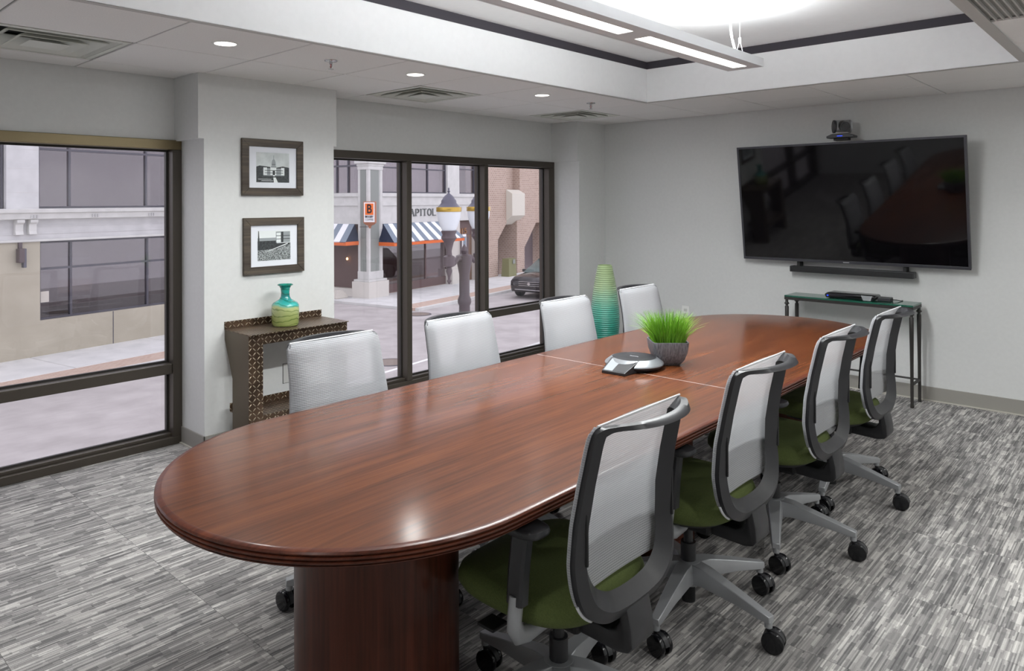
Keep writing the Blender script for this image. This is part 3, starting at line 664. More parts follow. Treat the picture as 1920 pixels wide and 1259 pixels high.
pot = thing('potted_grass', 'bright green tufted grass in a square pewter pot', 'plant', (-1.715, 3.03, TZ), math.radians(43))
def sq(r, z, e=.22, n=48):
    o = []
    for k in range(n):
        a = 2 * PI * (k + .5) / n; c, s_ = math.cos(a), math.sin(a); o.append((r * abs(c) ** e * (1 if c > 0 else -1), r * abs(s_) ** e * (1 if s_ > 0 else -1), z))
    return o
MB().loft([sq(.042, 0), sq(.048, .002), sq(.066, .03), sq(.078, .065), sq(.083, .106), sq(.083, .110), sq(.077, .110), sq(.074, .095), sq(.02, .09)]).build('pot', 'pot_pewter', pot, smooth=40)
mb = MB()
for k in range(950):
    a = rnd.random() * 2 * PI; r = math.sqrt(rnd.random()); e = .5
    bx, by = .066 * r * abs(math.cos(a)) ** e * (1 if math.cos(a) > 0 else -1), .066 * r * abs(math.sin(a)) ** e * (1 if math.sin(a) > 0 else -1)
    ln = rnd.uniform(.115, .165) * (1 - .08 * r); out = rnd.uniform(.15, 1.0) * r + rnd.uniform(-.06, .1); da = a + rnd.uniform(-.5, .5); w_ = rnd.uniform(.0015, .0023); pa = rnd.random() * PI
    pv = []
    for s_ in (0, .4, .75, 1):
        ox = out * ln * s_ ** 1.6; p = Vector((bx + ox * math.cos(da), by + ox * math.sin(da), .092 + ln * s_ * math.sqrt(max(.3, 1 - (out * s_) ** 2 * .5)))); ww = w_ * (1 - s_ * .85)
        pv += [p + Vector((math.cos(pa), math.sin(pa), 0)) * ww, p - Vector((math.cos(pa), math.sin(pa), 0)) * ww]
    mb.add(pv, [(0, 1, 3, 2), (2, 3, 5, 4), (4, 5, 7, 6)])
gr = mb.build('grass_blades', 'grass_green', pot, kind='stuff')

# ================================================================ column side: pictures, shelf, vase
def picture(name, y0, y1, z0, z1, label, art):
    t = thing(name, label, 'picture', (XC, (y0 + y1) / 2, (z0 + z1) / 2), group='framed photographs on the column')
    W, H, fw_, d = (y1 - y0) / 2, (z1 - z0) / 2, .048, .022
    def bar(p): MB().add([(d if k % 2 else .001, a, b) for a, b in p for k in (0, 1)], [(0, 2, 4, 6), (1, 3, 5, 7), (0, 1, 3, 2), (2, 3, 5, 4), (4, 5, 7, 6), (6, 7, 1, 0)]).build('frame_side', 'frame_wood', t, bevel=.0015, seg=1)
    g_ = .0004
    bar([(-W, H), (W, H), (W - fw_ - g_, H - fw_), (-W + fw_ + g_, H - fw_)]); bar([(-W, -H), (W, -H), (W - fw_ - g_, -H + fw_), (-W + fw_ + g_, -H + fw_)])
    bar([(-W, H - g_ * 2), (-W, -H + g_ * 2), (-W + fw_, -H + fw_ + g_), (-W + fw_, H - fw_ - g_)]); bar([(W, H - g_ * 2), (W, -H + g_ * 2), (W - fw_, -H + fw_ + g_), (W - fw_, H - fw_ - g_)])
    box('mat_board', (.001, .010, -W + fw_ - .004, W - fw_ + .004, -H + fw_ - .004, H - fw_ + .004), 'mat_white', t)
    mb = MB()
    for i, (mi, poly) in enumerate(art):
        mb.cur = mi; x = .0103 + i * .00003; mb.add([(x, a * .117, b * .095) for a, b in poly], [tuple(range(len(poly)))])
    mb.build('print', ['ink_sky', 'ink_dark', 'ink_mid', 'ink_light', 'ink_crowd'], t)
mat('mat_white', '#dcdfe6', .9); mat('ink_mid', '#8d9395', .6); mat('ink_light', '#dadfdf', .6)
noisy('ink_sky', '#b4babb', '#c6cccc', 20, rough=.6); noisy('ink_dark', '#1c2022', '#3b4042', 90, rough=.6); noisy('ink_crowd', '#16191b', '#aab0b0', 160, rough=.6, detail=8)
R_ = lambda a, b, c, d: [(a, c), (b, c), (b, d), (a, d)]
art1 = [(0, R_(-1, 1, -1, 1)), (1, [(-1, -1), (1, -1), (1, .02), (.6, .10), (.2, .0), (-.3, .06), (-.8, .12), (-1, .04)]), (2, R_(-.58, .70, -.55, -.05)), (3, R_(-.58, -.36, -.5, .0)), (3, R_(.5, .70, -.5, .0)), (3, R_(-.16, .20, -.5, .03)), (1, R_(-.5, .62, -.22, -.18)), (1, R_(-.5, .62, -.38, -.34)), (1, R_(-.02, .12, -.5, -.2)),
        (2, R_(-.12, .20, .0, .10)), (2, R_(-.08, .16, .10, .34)), (1, R_(-.08, .16, .20, .23)), (2, [(-.08, .34), (.16, .34), (.12, .50), (.06, .58), (.02, .58), (-.04, .50)]), (2, R_(.02, .06, .58, .82)), (3, [(.0, -.5), (.1, -.5), (.3, -1), (.05, -1)]), (1, R_(-.9, .9, -.66, -.58)), (3, R_(-.9, -.1, -.80, -.775)), (3, R_(-.7, .0, -.90, -.875))]
art2 = [(3, R_(-1, 1, -1, 1)), (2, R_(-1, .15, .30, .52)), (1, R_(-1, .15, .12, .32)), (1, [(-.98, .2), (-.88, .2), (-.92, 1), (-.96, 1)]), (2, R_(.10, .98, .18, .92)), (3, R_(.14, .40, .2, .84)), (1, R_(.12, .98, .62, .66)), (1, R_(.12, .98, .40, .44)), (1, R_(.42, .56, .18, .9)),
        (1, R_(-1, 1, -.3, .14)), (4, [(-1, -1), (1, -1), (1, .1), (.2, -.22), (-1, -.3)]), (3, [(-.5, -.42), (.8, .05), (.86, .12), (.7, .08), (-.4, -.36)])]
picture('picture_frame', 2.234, 2.669, 1.540, 1.897, 'upper framed photograph of a domed building, dark wood frame', art1)
picture('picture_frame', 2.244, 2.674, 1.042, 1.399, 'lower framed photograph of a crowd before a long building, dark wood frame', art2)

sh = thing('wall_shelf', 'brown diamond plate steel shelf stand against the column', 'shelf', (XC + .001, 2.47, 0))
ZSF = .725
D_ = .315; yl_, yr_ = -.345, .345
box('shelf_top', (.002, D_, yl_, yr_, ZSF - .005, ZSF), 'diamond_plate', sh)
box('back_lip', (0, .005, yl_, yr_ - .0, ZSF, ZSF + .045), 'diamond_plate', sh)
box('front_apron', (D_ - .03, D_ - .025, yl_ + .09, yr_ - .055, ZSF - .068, ZSF - .005), 'diamond_plate', sh)
for (a, b) in ((yl_, yl_ + .09), (yr_ - .055, yr_)):
    box('leg_face', (D_ - .024, D_ - .019, a, b, 0, ZSF - .005), 'diamond_plate', sh)
    e = a if a < 0 else b - .005
    MB().prism([(D_ - .025, 0), (D_ - .025, ZSF - .006), (.004, ZSF - .006), (.004, ZSF - .06), (.10, .44), (.10, 0)], 1, e, e + .005).build('side_gusset', 'steel_edge', sh)
    for zz in (.655, .245): MB().cyl((D_ - .1, (e + .012) if a < 0 else e - .007, zz), (D_ - .03, (e + .012) if a < 0 else e - .007, zz), .006, n=8).build('bolt_rod', 'steel_edge', sh)
box('lower_shelf', (.06, D_ - .03, yl_ + .005, yr_ - .005, .235, .240), 'diamond_plate', sh)
box('lower_lip', (.055, .060, yl_ + .005, yr_ - .005, .240, .285), 'diamond_plate', sh)
box('lower_apron', (D_ - .03, D_ - .025, yl_ + .09, yr_ - .055, .18, .240), 'diamond_plate', sh)
vs = thing('glass_vase', 'squat green and teal swirled glass bottle vase on the steel shelf', 'vase', (-4.065, 2.456, ZSF))
MB().lathe([(.07, 0), (.080, .003), (.084, .02), (.085, .10), (.083, .128), (.074, .142), (.055, .153), (.036, .165), (.028, .180), (.026, .205), (.029, .232), (.040, .248), (.048, .252), (.047, .257), (.030, .250), (.022, .235), (.020, .20)], 40).build('body', 'swirl_glass', vs, smooth=60)
tv_ = thing('floor_vase', 'tall ribbed floor vase fading from teal up to pale green', 'vase', (-3.705, 5.45, 0))
pr_ = [(.06, 0), (.075, .005), (.092, .10), (.112, .24), (.126, .38), (.128, .46), (.122, .56), (.108, .68), (.088, .80), (.068, .90), (.062, .925)]
fine = []
for (r0, z0), (r1, z1) in zip(pr_[:-1], pr_[1:]):
    n = max(1, int((z1 - z0) / .0032))
    for k in range(n):
        q = k / n; fine.append((r0 + (r1 - r0) * q + (.0028 * math.sin((z0 + (z1 - z0) * q) * 2 * PI / .0185) if z0 > .004 else 0), z0 + (z1 - z0) * q))
fine += [(.062, .925), (.056, .925), (.060, .85), (.02, .84)]
MB().lathe(fine, 44).build('body', 'ombre_glaze', tv_, smooth=70)

# ================================================================ screen wall
TVY0, TVY1, TVZ0, TVZ1 = 6.110, 5.979, .993, 1.945
ttv = thing('television', 'large black wall-mounted television tilted forward', 'television', (-1.885, TVY0, TVZ0)); ttv.rotation_euler = (math.atan2(TVY0 - TVY1, TVZ1 - TVZ0), 0, 0)
Wt, Ht = .83, math.hypot(TVY0 - TVY1, TVZ1 - TVZ0)
box('housing', (-Wt + .002, Wt - .002, .004, .035, .002, Ht - .002), 'black_plastic', ttv, bevel=.003)
mat('bezel', '#46464c', .35, .4); mat('screen_gloss', '#0b0a0d', .05, spec=.35)
bz = .016
for b in ((-Wt, Wt, 0, bz + .006), (-Wt, Wt, Ht - bz, Ht), (-Wt, -Wt + bz, bz + .006, Ht - bz), (Wt - bz, Wt, bz + .006, Ht - bz)): box('bezel', (b[0], b[1], -.006, .004, b[2], b[3]), 'bezel', ttv, bevel=.001)
box('screen', (-Wt + bz, Wt - bz, -.002, .003, bz + .006, Ht - bz), 'screen_gloss', ttv)
mk = MB()
for k in range(7): mk.box(-.022 + k * .0065, -.0175 + k * .0065, -.0068, -.006, .007, .013)
mk.build('logo_mark', 'brand_light', ttv)
box('wall_mount', (-.3, .3, .035, .060, .25, .70), 'black_matte', ttv)
MB().prism([(.06, .27), (.06, .60), (.20, .55), (.105, .27)], 0, -.25, .25).build('mount_arm', 'black_matte', ttv)
sb = thing('soundbar', 'slim black soundbar on the wall under the television', 'soundbar', (-1.87, 6.10, .905))
box('body', (-.455, .455, 0, .085, 0, .048), 'black_plastic', sb, bevel=.006)
box('grille', (-.445, .445, -.004, .001, .004, .044), 'black_matte', sb)
for x in (-.39, .39): box('bracket', (x - .012, x + .012, .02, .10, .044, .085), 'black_matte', sb, bevel=.004)
vc = thing('video_camera', 'silver and black pan tilt video camera perched on the television', 'camera', (-1.878, 6.004, 1.957))
MB().prism([(-.055, 0), (.055, 0), (.055, .018), (-.055, .018)], 1, -.03, .03).build('foot', 'black_matte', vc, bevel=.004)
MB().prism([(-.098, .018), (.098, .018), (.10, .034), (.06, .05), (-.06, .05), (-.10, .034)], 1, -.055, .045).build('base', 'graphite', vc, bevel=.004)
box('status_light', (-.02, .02, -.0575, -.054, .029, .034), 'led_blue', vc)
for s_ in (-1, 1):
    mb = MB(); mb.loft([[(s_ * x, .052 * math.cos(2 * PI * k / 28) * q, .108 + .052 * math.sin(2 * PI * k / 28) * q) for k in range(28)] for x, q in ((.046, .8), (.049, .95), (.058, 1), (.064, .95), (.066, .8))]); mb.build('yoke_arm', 'silver' if s_ > 0 else 'graphite', vc, smooth=40)
mb = MB(); mb.loft([[(x, .046 * math.cos(2 * PI * k / 28), .112 + .046 * math.sin(2 * PI * k / 28)) for k in range(28)] for x in (-.046, .046)]); mb.build('head', 'silver', vc, smooth=40)
MB().cyl((0, -.03, .112), (0, -.085, .100), .040, .037, 28).build('lens_barrel', 'black_gloss', vc, smooth=40)
MB().cyl((0, -.085, .100), (0, -.089, .099), .028, .026, 24).build('lens', 'black_plastic', vc, smooth=40)

for p in vc.children:
    if p.name.startswith(('yoke_arm', 'head', 'lens')): p.rotation_euler = (0, 0, .55)
cn = thing('console_table', 'narrow console table with green glass top and slim turned dark metal legs', 'table', (-1.828, 6.005, 0))
CXh, CYh, CZ = .457, .12, .735
box('glass_top', (-CXh, CXh, -CYh, CYh, CZ - .012, CZ), 'green_glass', cn, bevel=.001)
for b in ((-CXh, CXh, -CYh, -CYh + .022), (-CXh, CXh, CYh - .022, CYh), (-CXh, -CXh + .022, -CYh + .022, CYh - .022), (CXh - .022, CXh, -CYh + .022, CYh - .022)): box('frame_rail', (*b, CZ - .035, CZ - .0125), 'bronze_dark', cn)
lg = None
for x in (-1, 1):
    for y in (-1, 1):
        if lg is None:
            lg = MB().lathe([(.012, 0), (.013, .012), (.011, .02), (.0115, .30), (.0145, .55), (.015, .645), (.010, .650), (.010, .660), (.019, .667), (.019, .672), (.011, .680), (.011, CZ - .035)], 14).build('leg', 'bronze_dark', cn, smooth=50); o = lg
        else: o = lg.copy(); COL.objects.link(o)
        o.parent = cn; o.location = (x * (CXh - .014), y * (CYh - .014), 0)
for y in (-1, 1): MB().cyl((-CXh + .014, y * (CYh - .014), .165), (CXh - .014, y * (CYh - .014), .165), .007, n=10).build('stretcher', 'bronze_dark', cn) if y > 0 else None
for x in (-1, 1): box('end_stretcher', (x * (CXh - .014) - .007, x * (CXh - .014) + .007, -CYh + .02, CYh - .02, .157, .173), 'bronze_dark', cn)
bxo = thing('codec_box', 'flat black video codec box with a blue light on the glass console', 'device', (-1.81, 6.0, CZ))
MB().prism([(-.17, .004), (.17, .004), (.18, .03), (.17, .042), (-.16, .045), (-.18, .03)], 1, -.08, .08).build('body', 'black_gloss', bxo, bevel=.006, smooth=40)
MB().hexa([(.10, -.084, .004), (.15, -.084, .004), (.16, -.084, .040), (.085, -.084, .040)], [(.10, -.079, .004), (.15, -.079, .004), (.16, -.079, .040), (.085, -.079, .040)]).build('side_badge', 'silver', bxo)
MB().lathe([(.006, .018), (.006, .026)], 12, (-.155, -.082)).build('power_light', 'led_blue', bxo)
for x in (-.13, .13): box('foot', (x - .015, x + .015, -.06, .06, 0, .006), 'black_matte', bxo)
bxp = thing('power_adapter', 'small black power adapter beside the codec box on the console', 'adapter', (-1.585, 6.015, CZ))
box('body', (-.045, .045, -.035, .035, 0, .03), 'black_plastic', bxp, bevel=.005)
MB().tube([(.04, .01, .015), (.07, .03, .012), (.09, .06, .004), (.095, .09, .004)], .003, 6).build('cord', 'black_matte', bxp)

# ================================================================ outdoors: street frame, u along the street, v across it, away from the room
SA = math.radians(10.5); SR = PI / 2 + SA
su = (-math.sin(SA), math.cos(SA)); sv = (-math.cos(SA), -math.sin(SA))
def W2(u, v, z): return (su[0] * u + sv[0] * v, su[1] * u + sv[1] * v, z)
OFF = {}
def ext(name, label, cat, u, v, z=ZS, group=None, kind=None):
    t = thing(name, label, cat, W2(u, v, z), SR, group, kind); OFF[t] = (u, v, z); return t
def sh_(mb, root):
    o = OFF[root]; mb.v = [(a - o[0], b - o[1], c - o[2]) for a, b, c in mb.v]; return mb
def eb(name, b, m, root, parent=None, **kw): return sh_(MB().box(*b), root).build(name, m, parent or root, **kw)
def em(name, mb, m, root, parent=None, **kw): return sh_(mb, root).build(name, m, parent or root, **kw)

st = ext('street', None, None, 12, 12, kind=S)
eb('roadway', (-30, 60, 9.0, 15.3, ZS - .3, ZS), 'asphalt', st); eb('cross_road', (14.3, 19.4, 15.3, 60, ZS - .3, ZS), 'asphalt', st)
eb('lane_line', (8, 15.5, 10.40, 10.50, ZS, ZS + .006), 'road_white', st); eb('stop_line', (22.0, 24.5, 12.3, 12.38, ZS, ZS + .006), 'road_white', st)
near = ext('sidewalk', None, None, 12, 7, kind=S)
eb('pavement', (-30, 60, 4.2, 8.85, ZS - .3, ZS + .10), 'concrete', near); eb('kerb', (-30, 60, 8.85, 9.0, ZS - .3, ZS + .11), 'white_trim', near)
far = ext('sidewalk', None, None, 12, 17, kind=S)
slab = None
for u0, u1 in ((-6, 14.3), (19.4, 50)):
    eb('kerb', (u0, u1, 15.3, 15.45, ZS - .3, ZS + .10), 'white_trim', far)
    eb('brick_strip', (u0, u1 if u1 < 15 else 50, 15.45, 16.2, ZS - .3, ZS + .095), 'brick_paving', far)
    k = u0
    while k < u1 - .01:
        e_ = min(k + 2.9, u1); eb('slab', (k + .012, e_ - .012, 16.2, 18.9 if u0 < 0 else 19.0, ZS - .3, ZS + .10), 'concrete', far, bevel=.012, seg=1); k = e_
eb('corner_walk', (19.4, 20.6, 18.9, 60, ZS - .3, ZS + .09), 'concrete', far)
for u, v, lb in ((18.9, 14.9, 'round iron cover in the road before the corner pier'), (12.9, 11.0, 'round iron cover beside the white road line')):
    t = ext('manhole_cover', lb, 'manhole cover', u, v)
    MB().lathe([(.36, 0), (.36, .010), (.30, .011), (.30, .008), (.02, .009)], 28).build('lid', 'iron_cover', t); MB().lathe([(.42, 0), (.42, .006), (.37, .007)], 28).build('rim', 'dark_alu', t)

# ---- pale stone building across the street
A = ext('stone_building', 'pale stone building with a bracketed cornice and wide dark windows', 'building', 6, 18.2)
VA = 18.2
eb('wall', (-8, 8.72, VA, VA + 6, ZS - .2, .60), 'beige_stucco', A); eb('wall', (8.72, 14.2, VA, VA + 6, ZS - .2, -1.27), 'beige_stucco', A); eb('wall', (14.0, 14.2, VA, VA + 6, -1.27, .60), 'beige_stucco', A)
eb('wall_joint', (10.48, 10.50, VA - .004, VA, ZS - .1, -1.27), 'dark_alu', A)
eb('frieze', (-8, 14.2, VA - .02, VA + .5, .60, 1.13), 'limestone', A)
eb('frieze_bead', (-8, 14.2, VA - .07, VA - .02, .60, .66), 'white_trim', A, bevel=.02)
for zz in (.78, .95): eb('frieze_line', (-8, 14.2, VA - .035, VA - .02, zz, zz + .025), 'limestone', A)
em('cornice', MB().prism([(VA, 1.12), (VA - .24, 1.14), (VA - .27, 1.26), (VA - .34, 1.29), (VA - .36, 1.36), (VA, 1.38)], 0, -8, 14.2), 'white_trim', A)
for u in (5.4, 8.48, 9.9, 11.4, 12.9):
    d = MB()
    for i in range(3):
        for j in range(2): d.box(u - .09 + i * .065, u - .05 + i * .065, VA - .285, VA - .26, 1.165 + j * .04, 1.19 + j * .04)
    em('dentil_block', d, 'limestone', A)
for u in (8.21, 8.50): em('bracket', MB().prism([(VA - .02, 1.13), (VA - .22, 1.13), (VA - .22, 1.06), (VA - .14, 1.02), (VA - .13, .86), (VA - .16, .78), (VA - .02, .77)], 0, u - .085, u + .085), 'white_trim', A, bevel=.01)
for u0, u1 in ((2.1, 2.8), (7.98, 8.68), (14.0, 14.3)): 
    p_ = eb('pilaster', (u0, u1, VA - .03, VA + .4, 1.36, 7), 'limestone', A)
    for zz in (1.75, 2.3, 2.75, 3.2): eb('course_joint', (u0, u1, VA - .031, VA - .029, zz, zz + .008), 'grid_grey', A, p_)
eb('upper_wall', (-8, 14.3, VA, VA + 6, 4.4, 8), 'limestone', A)
def ext_window(root, u0, u1, z0, z1, v, mulls, trans, back='interior_dark', curtains=False, depth=1.2, frame='dark_alu', fwid=.05, glass='shop_glass'):
    wn = eb('window', (u0, u1, v + depth, v + depth + .05, z0, z1), back, root)
    eb('reveal', (u0, u1, v + .02, v + depth, z0 - .02, z0), frame, root, wn)
    for b in ((u0, u0 + fwid, z0, z1), (u1 - fwid, u1, z0, z1)): eb('frame_bar', (b[0], b[1], v, v + .09, b[2], b[3]), frame, root, wn)
    for b in ((z0, z0 + fwid), (z1 - fwid, z1)): eb('frame_bar', (u0 + fwid, u1 - fwid, v, v + .09, *b), frame, root, wn)
    for mu in mulls: eb('mullion', (mu - fwid / 2, mu + fwid / 2, v + .003, v + .09, z0 + fwid, z1 - fwid), frame, root, wn)
    for tz in trans: eb('transom', (u0 + fwid, u1 - fwid, v + .006, v + .085, tz - fwid / 2, tz + fwid / 2), frame, root, wn)
    es = [u0] + list(mulls) + [u1]
    for a, b in zip(es[:-1], es[1:]): eb('pane', (a + .01, b - .01, v + .05, v + .056, z0 + .01, z1 - .01), glass, root, wn)
    if curtains:
        for a, b in zip(es[:-1], es[1:]):
            n = int((b - a) / .05); top = trans[0] if trans else z1
            pts = [(a + (b - a) * k / n, v + .30 + .03 * (k % 2)) for k in range(n + 1)]
            em('curtain', MB().loft([[(p[0], p[1], z0) for p in pts], [(p[0], p[1], z1) for p in pts]], closed=False), 'curtain', root, wn)
    return wn
ext_window(A, 8.72, 14.0, -1.27, .60, VA + .08, (9.48, 11.49), (-.06,), back='interior_mauve', depth=2.2)
pn = eb('notice', (8.78, 8.98, VA + .125, VA + .128, -.86, -.60), 'stone_pale', A)
ext_window(A, 8.70, 13.98, 1.38, 4.4, VA + .08, (9.45, 11.46), (2.80,), depth=2.2); ext_window(A, 2.8, 7.96, 1.38, 4.4, VA + .08, (4.5, 6.2), (2.80,), depth=2.2)
box_l = ext('wall_lantern', 'black bracket lantern on the beige wall under the cornice', 'lamp', 8.27, VA, 0)
eb('back_plate', (8.23, 8.31, VA - .05, VA, .30, .62), 'lamp_iron', box_l); eb('lantern', (8.17, 8.29, VA - .22, VA - .05, .14, .46), 'lamp_iron', box_l, bevel=.01); eb('arm', (8.29, 8.35, VA - .16, VA - .05, .02, .46), 'lamp_cap', box_l)

# ---- corner building with awnings
B = ext('corner_building', 'white-trimmed corner shop building with striped awnings and grey pier panels', 'building', 21, 18.55)
VB, UB = 18.55, 20.53
# corner pier
em('pier_shaft', MB().box(UB + .02, 21.30, VB + .02, 19.06, -1.42, 2.86), 'white_trim', B)
for b in ((UB + .12, 21.13, VB + .004, VB + .021, -1.12, 2.72), (UB + .004, UB + .021, VB + .14, 18.98, -1.12, 2.72)): eb('pier_panel', b, 'panel_green', B)
for b in ((UB, UB + .11, VB, VB + .11), (21.19, 21.32, VB, VB + .10), (UB, UB + .10, 18.97, 19.08)): eb('pier_edge', (*b, -1.42, 2.86), 'white_trim', B)
for z0, z1, e_ in ((2.72, 2.86, .02), (2.86, 2.95, .04), (2.95, 3.08, .10), (-1.42, -1.12, .02), (-1.50, -1.42, .12), (ZS - .2, -1.50, .17)): eb('pier_moulding', (UB - e_, 21.32 + e_, VB - e_, 19.08 + e_, z0, z1), 'white_trim' if z0 > -1.6 else 'pilaster_pale', B, bevel=.012)
# street front
for z0, z1, o_ in ((1.71, 1.85, .06), (1.43, 1.71, .0), (1.36, 1.43, .05), (.76, 1.36, .0), (.66, .76, .05)): eb('fascia_band', (21.30, 28.5, VB + .05 - o_, VB + .6, z0, z1), 'white_trim', B)
eb('upper_pier', (25.61, 26.49, VB + .02, VB + .6, 1.85, 8), 'white_trim', B); eb('upper_pier', (27.85, 28.6, VB + .02, VB + .6, ZS, 8), 'pilaster_pale', B)
ext_window(B, 21.32, 25.61, 1.85, 4.6, VB + .12, (22.45, 23.15, 24.35), (2.85,), curtains=True); ext_window(B, 26.49, 27.85, 1.85, 4.6, VB + .12, (), (2.95,), back='interior_mauve', curtains=False)
eb('upper_wall', (UB, 28.6, VB + .05, VB + 8, 4.6, 8), 'white_trim', B)
eb('shop_back', (21.4, 27.8, VB + 3.0, VB + 3.05, ZS, .7), 'shop_wall', B); eb('shop_floor', (21.3, 27.8, VB + .3, VB + 3, ZS - .1, ZS + .12), 'brick_paving', B)
eb('stall_riser', (21.5, 25.9, VB + .30, VB + .40, ZS, -1.75), 'shop_wall', B)
for a, b in ((21.35, 22.9), (22.9, 24.4), (24.4, 25.9)):
    eb('shop_pane', (a + .03, b - .03, VB + .33, VB + .336, -1.75, .66), 'shop_glass', B); eb('shop_mullion', (b - .03, b + .03, VB + .30, VB + .38, -1.75, .66), 'shop_wall', B)
eb('low_pier', (25.9, 26.52, VB + .02, VB + .5, ZS, .66), 'pilaster_pale', B); eb('low_pier_base', (25.82, 26.6, VB - .06, VB + .5, ZS, -1.45), 'pilaster_pale', B)
eb('door_panel', (26.52, 27.85, VB + .30, VB + .40, ZS, .66), 'door_wood', B); eb('number_board', (26.6, 27.8, VB + .27, VB + .30, -.02, .62), 'shop_wall', B)
eb('door_leaf', (26.75, 27.55, VB + .26, VB + .30, ZS + .1, -.10), 'interior_mauve', B)
# side front along the cross street
for z0, z1, o_ in ((1.71, 1.85, .06), (1.43, 1.71, .0), (1.36, 1.43, .05), (.76, 1.36, .0), (.66, .76, .05)): eb('fascia_band', (UB + .12 - o_, UB + .7, 19.06, 30, z0, z1), 'white_trim', B)
eb('shop_side', (UB + .5, UB + .6, 19.06, 30, ZS, .7), 'shop_wall', B); eb('side_base', (UB + .3, UB + .5, 19.06, 30, ZS, -1.85), 'pilaster_pale', B)
sw = eb('window', (UB + .9, UB + .95, 19.08, 30, 1.85, 4.6), 'interior_dark', B)
for v0 in (19.10, 19.72, 20.32, 21.0): eb('frame_bar', (UB + .14, UB + .22, v0, v0 + .05, 1.85, 4.6), 'dark_alu', B, sw)
eb('frame_bar', (UB + .14, UB + .22, 19.08, 30, 2.86, 2.93), 'dark_alu', B, sw); eb('pane', (UB + .20, UB + .206, 19.1, 30, 1.86, 4.6), 'shop_glass', B, sw)
n = 46; pts = [(UB + .45 + .03 * (k % 2), 19.12 + .06 * k) for k in range(n)]
em('curtain', MB().loft([[(p[0], p[1], 1.86) for p in pts], [(p[0], p[1], 4.5) for p in pts]], closed=False), 'curtain', B, sw)
# CAPITOL lettering: stroked capitals with serifs
def strokes(root, name, word, uc, wl_, z0, h, v, m_, gap, sw_=.035, serif=True):
    G = {'C': [('arc', .5, .5, .5, .5, 45, 315)], 'A': [('l', 0, 0, .5, 1), ('l', .5, 1, 1, 0, 1.5), ('l', .2, .35, .8, .35)], 'P': [('l', .12, 0, .12, 1, 1.5), ('arc', .42, .73, .48, .27, -90, 90), ('l', .12, 1, .45, 1), ('l', .12, .46, .45, .46)],
         'I': [('l', .5, 0, .5, 1, 1.5)], 'T': [('l', .5, 0, .5, 1, 1.5), ('l', 0, 1, 1, 1)], 'O': [('arc', .5, .5, .5, .5, 0, 360)], 'L': [('l', .12, 0, .12, 1, 1.5), ('l', .12, 0, .95, 0)], '1': [('l', .5, 0, .5, 1, 1.4), ('l', .25, .8, .5, 1)], '5': [('l', .2, 1, .85, 1), ('l', .2, 1, .2, .56), ('arc', .45, .32, .45, .3, -140, 110)]}
    SF = {'A': [(0, 0), (1, 0)], 'P': [(.12, 0)], 'I': [(.5, 0), (.5, 1)], 'T': [(.5, 0)], 'L': [(.12, 1)], '1': [(.5, 0)]}
    x = uc
    for ch in word:
        wd = wl_ * (.35 if ch in 'I1' else 1); mb = MB()
        def seg(a, b, c, d, k=1):
            p, q = Vector((a * wd, b * h)), Vector((c * wd, d * h)); e = (q - p).normalized(); nn = Vector((-e.y, e.x)) * sw_ * k / 2; p = p - e * sw_ * .3; q = q + e * sw_ * .3
            mb.prism([(x + t_[0], z0 + t_[1]) for t_ in ((p + nn), (p - nn), (q - nn), (q + nn))], 1, v - .04, v)
        for s_ in G[ch]:
            if s_[0] == 'l': seg(*s_[1:])
            else:
                _, cx_, cy_, rx, ry, a0, a1 = s_; N = 14
                for k in range(N):
                    b0, b1 = [math.radians(a0 + (a1 - a0) * (k + i) / N) for i in (0, 1)]
                    seg(cx_ + rx * math.cos(b0), cy_ + ry * math.sin(b0), cx_ + rx * math.cos(b1), cy_ + ry * math.sin(b1), 1 + .5 * abs(math.cos((b0 + b1) / 2)))
        if serif:
            for a, b in SF.get(ch, []): mb.box(x + a * wd - .055, x + a * wd + .055, v - .04, v, z0 + b * h - .012, z0 + b * h + .012)
        em(name, mb, m_, root); x += wd + gap
strokes(B, 'letter', 'CAPITOL', 22.73, .24, .93, .27, VB + .055, 'letter_grey', .085)
strokes(B, 'digit', '115', 26.82, .22, .06, .22, VB + .27, 'number_gold', .09, .04, False)
# awnings
def awning(a0, a1, along, face, proj, z_top, z_front, nstr, label, first_dark=True):
    """along = 'u' street front, 'v' side front"""
    def P(s_, out, z): return (s_, face - out, z) if along == 'u' else (face - out, s_, z)
    root = ext('awning', label, 'awning', *((a0, face) if along == 'u' else (face, a0)), 0, group='striped shop awnings')
    w_ = (a1 - a0) / nstr; hip = .28
    def top(s_): return a0 + hip + (s_ - a0) * (a1 - a0 - 2 * hip) / (a1 - a0)
    for k in range(nstr):
        s0, s1 = a0 + k * w_, a0 + (k + 1) * w_
        em('stripe', MB().hexa([P(top(s0), .02, z_top), P(top(s1), .02, z_top), P(s1, proj, z_front), P(s0, proj, z_front)], [P(top(s0), .02, z_top - .03), P(top(s1), .02, z_top - .03), P(s1, proj, z_front - .03), P(s0, proj, z_front - .03)]), 'stripe_white' if k % 2 else 'stripe_blue', root)
    for s0, tt in ((a0, top(a0)), (a1, top(a1))):
        em('side_wing', MB().add([P(tt, .02, z_top), P(s0, proj, z_front), P(s0, .02, z_front)], [(0, 1, 2)]), 'navy', root)
    b0, b1 = P(a0, proj, z_front), P(a1, proj - .015, z_front - .14)
    eb('valance', (min(b0[0], b1[0]), max(b0[0], b1[0]), min(b0[1], b1[1]), max(b0[1], b1[1]), z_front - .14, z_front), 'orange', root)
    for s0 in (a0, a1 - .015):
        b0, b1 = P(s0, proj - .016, 0), P(s0 + .015, .02, 0)
        eb('valance_return', (min(b0[0], b1[0]), max(b0[0], b1[0]), min(b0[1], b1[1]), max(b0[1], b1[1]), z_front - .14, z_front), 'orange', root)
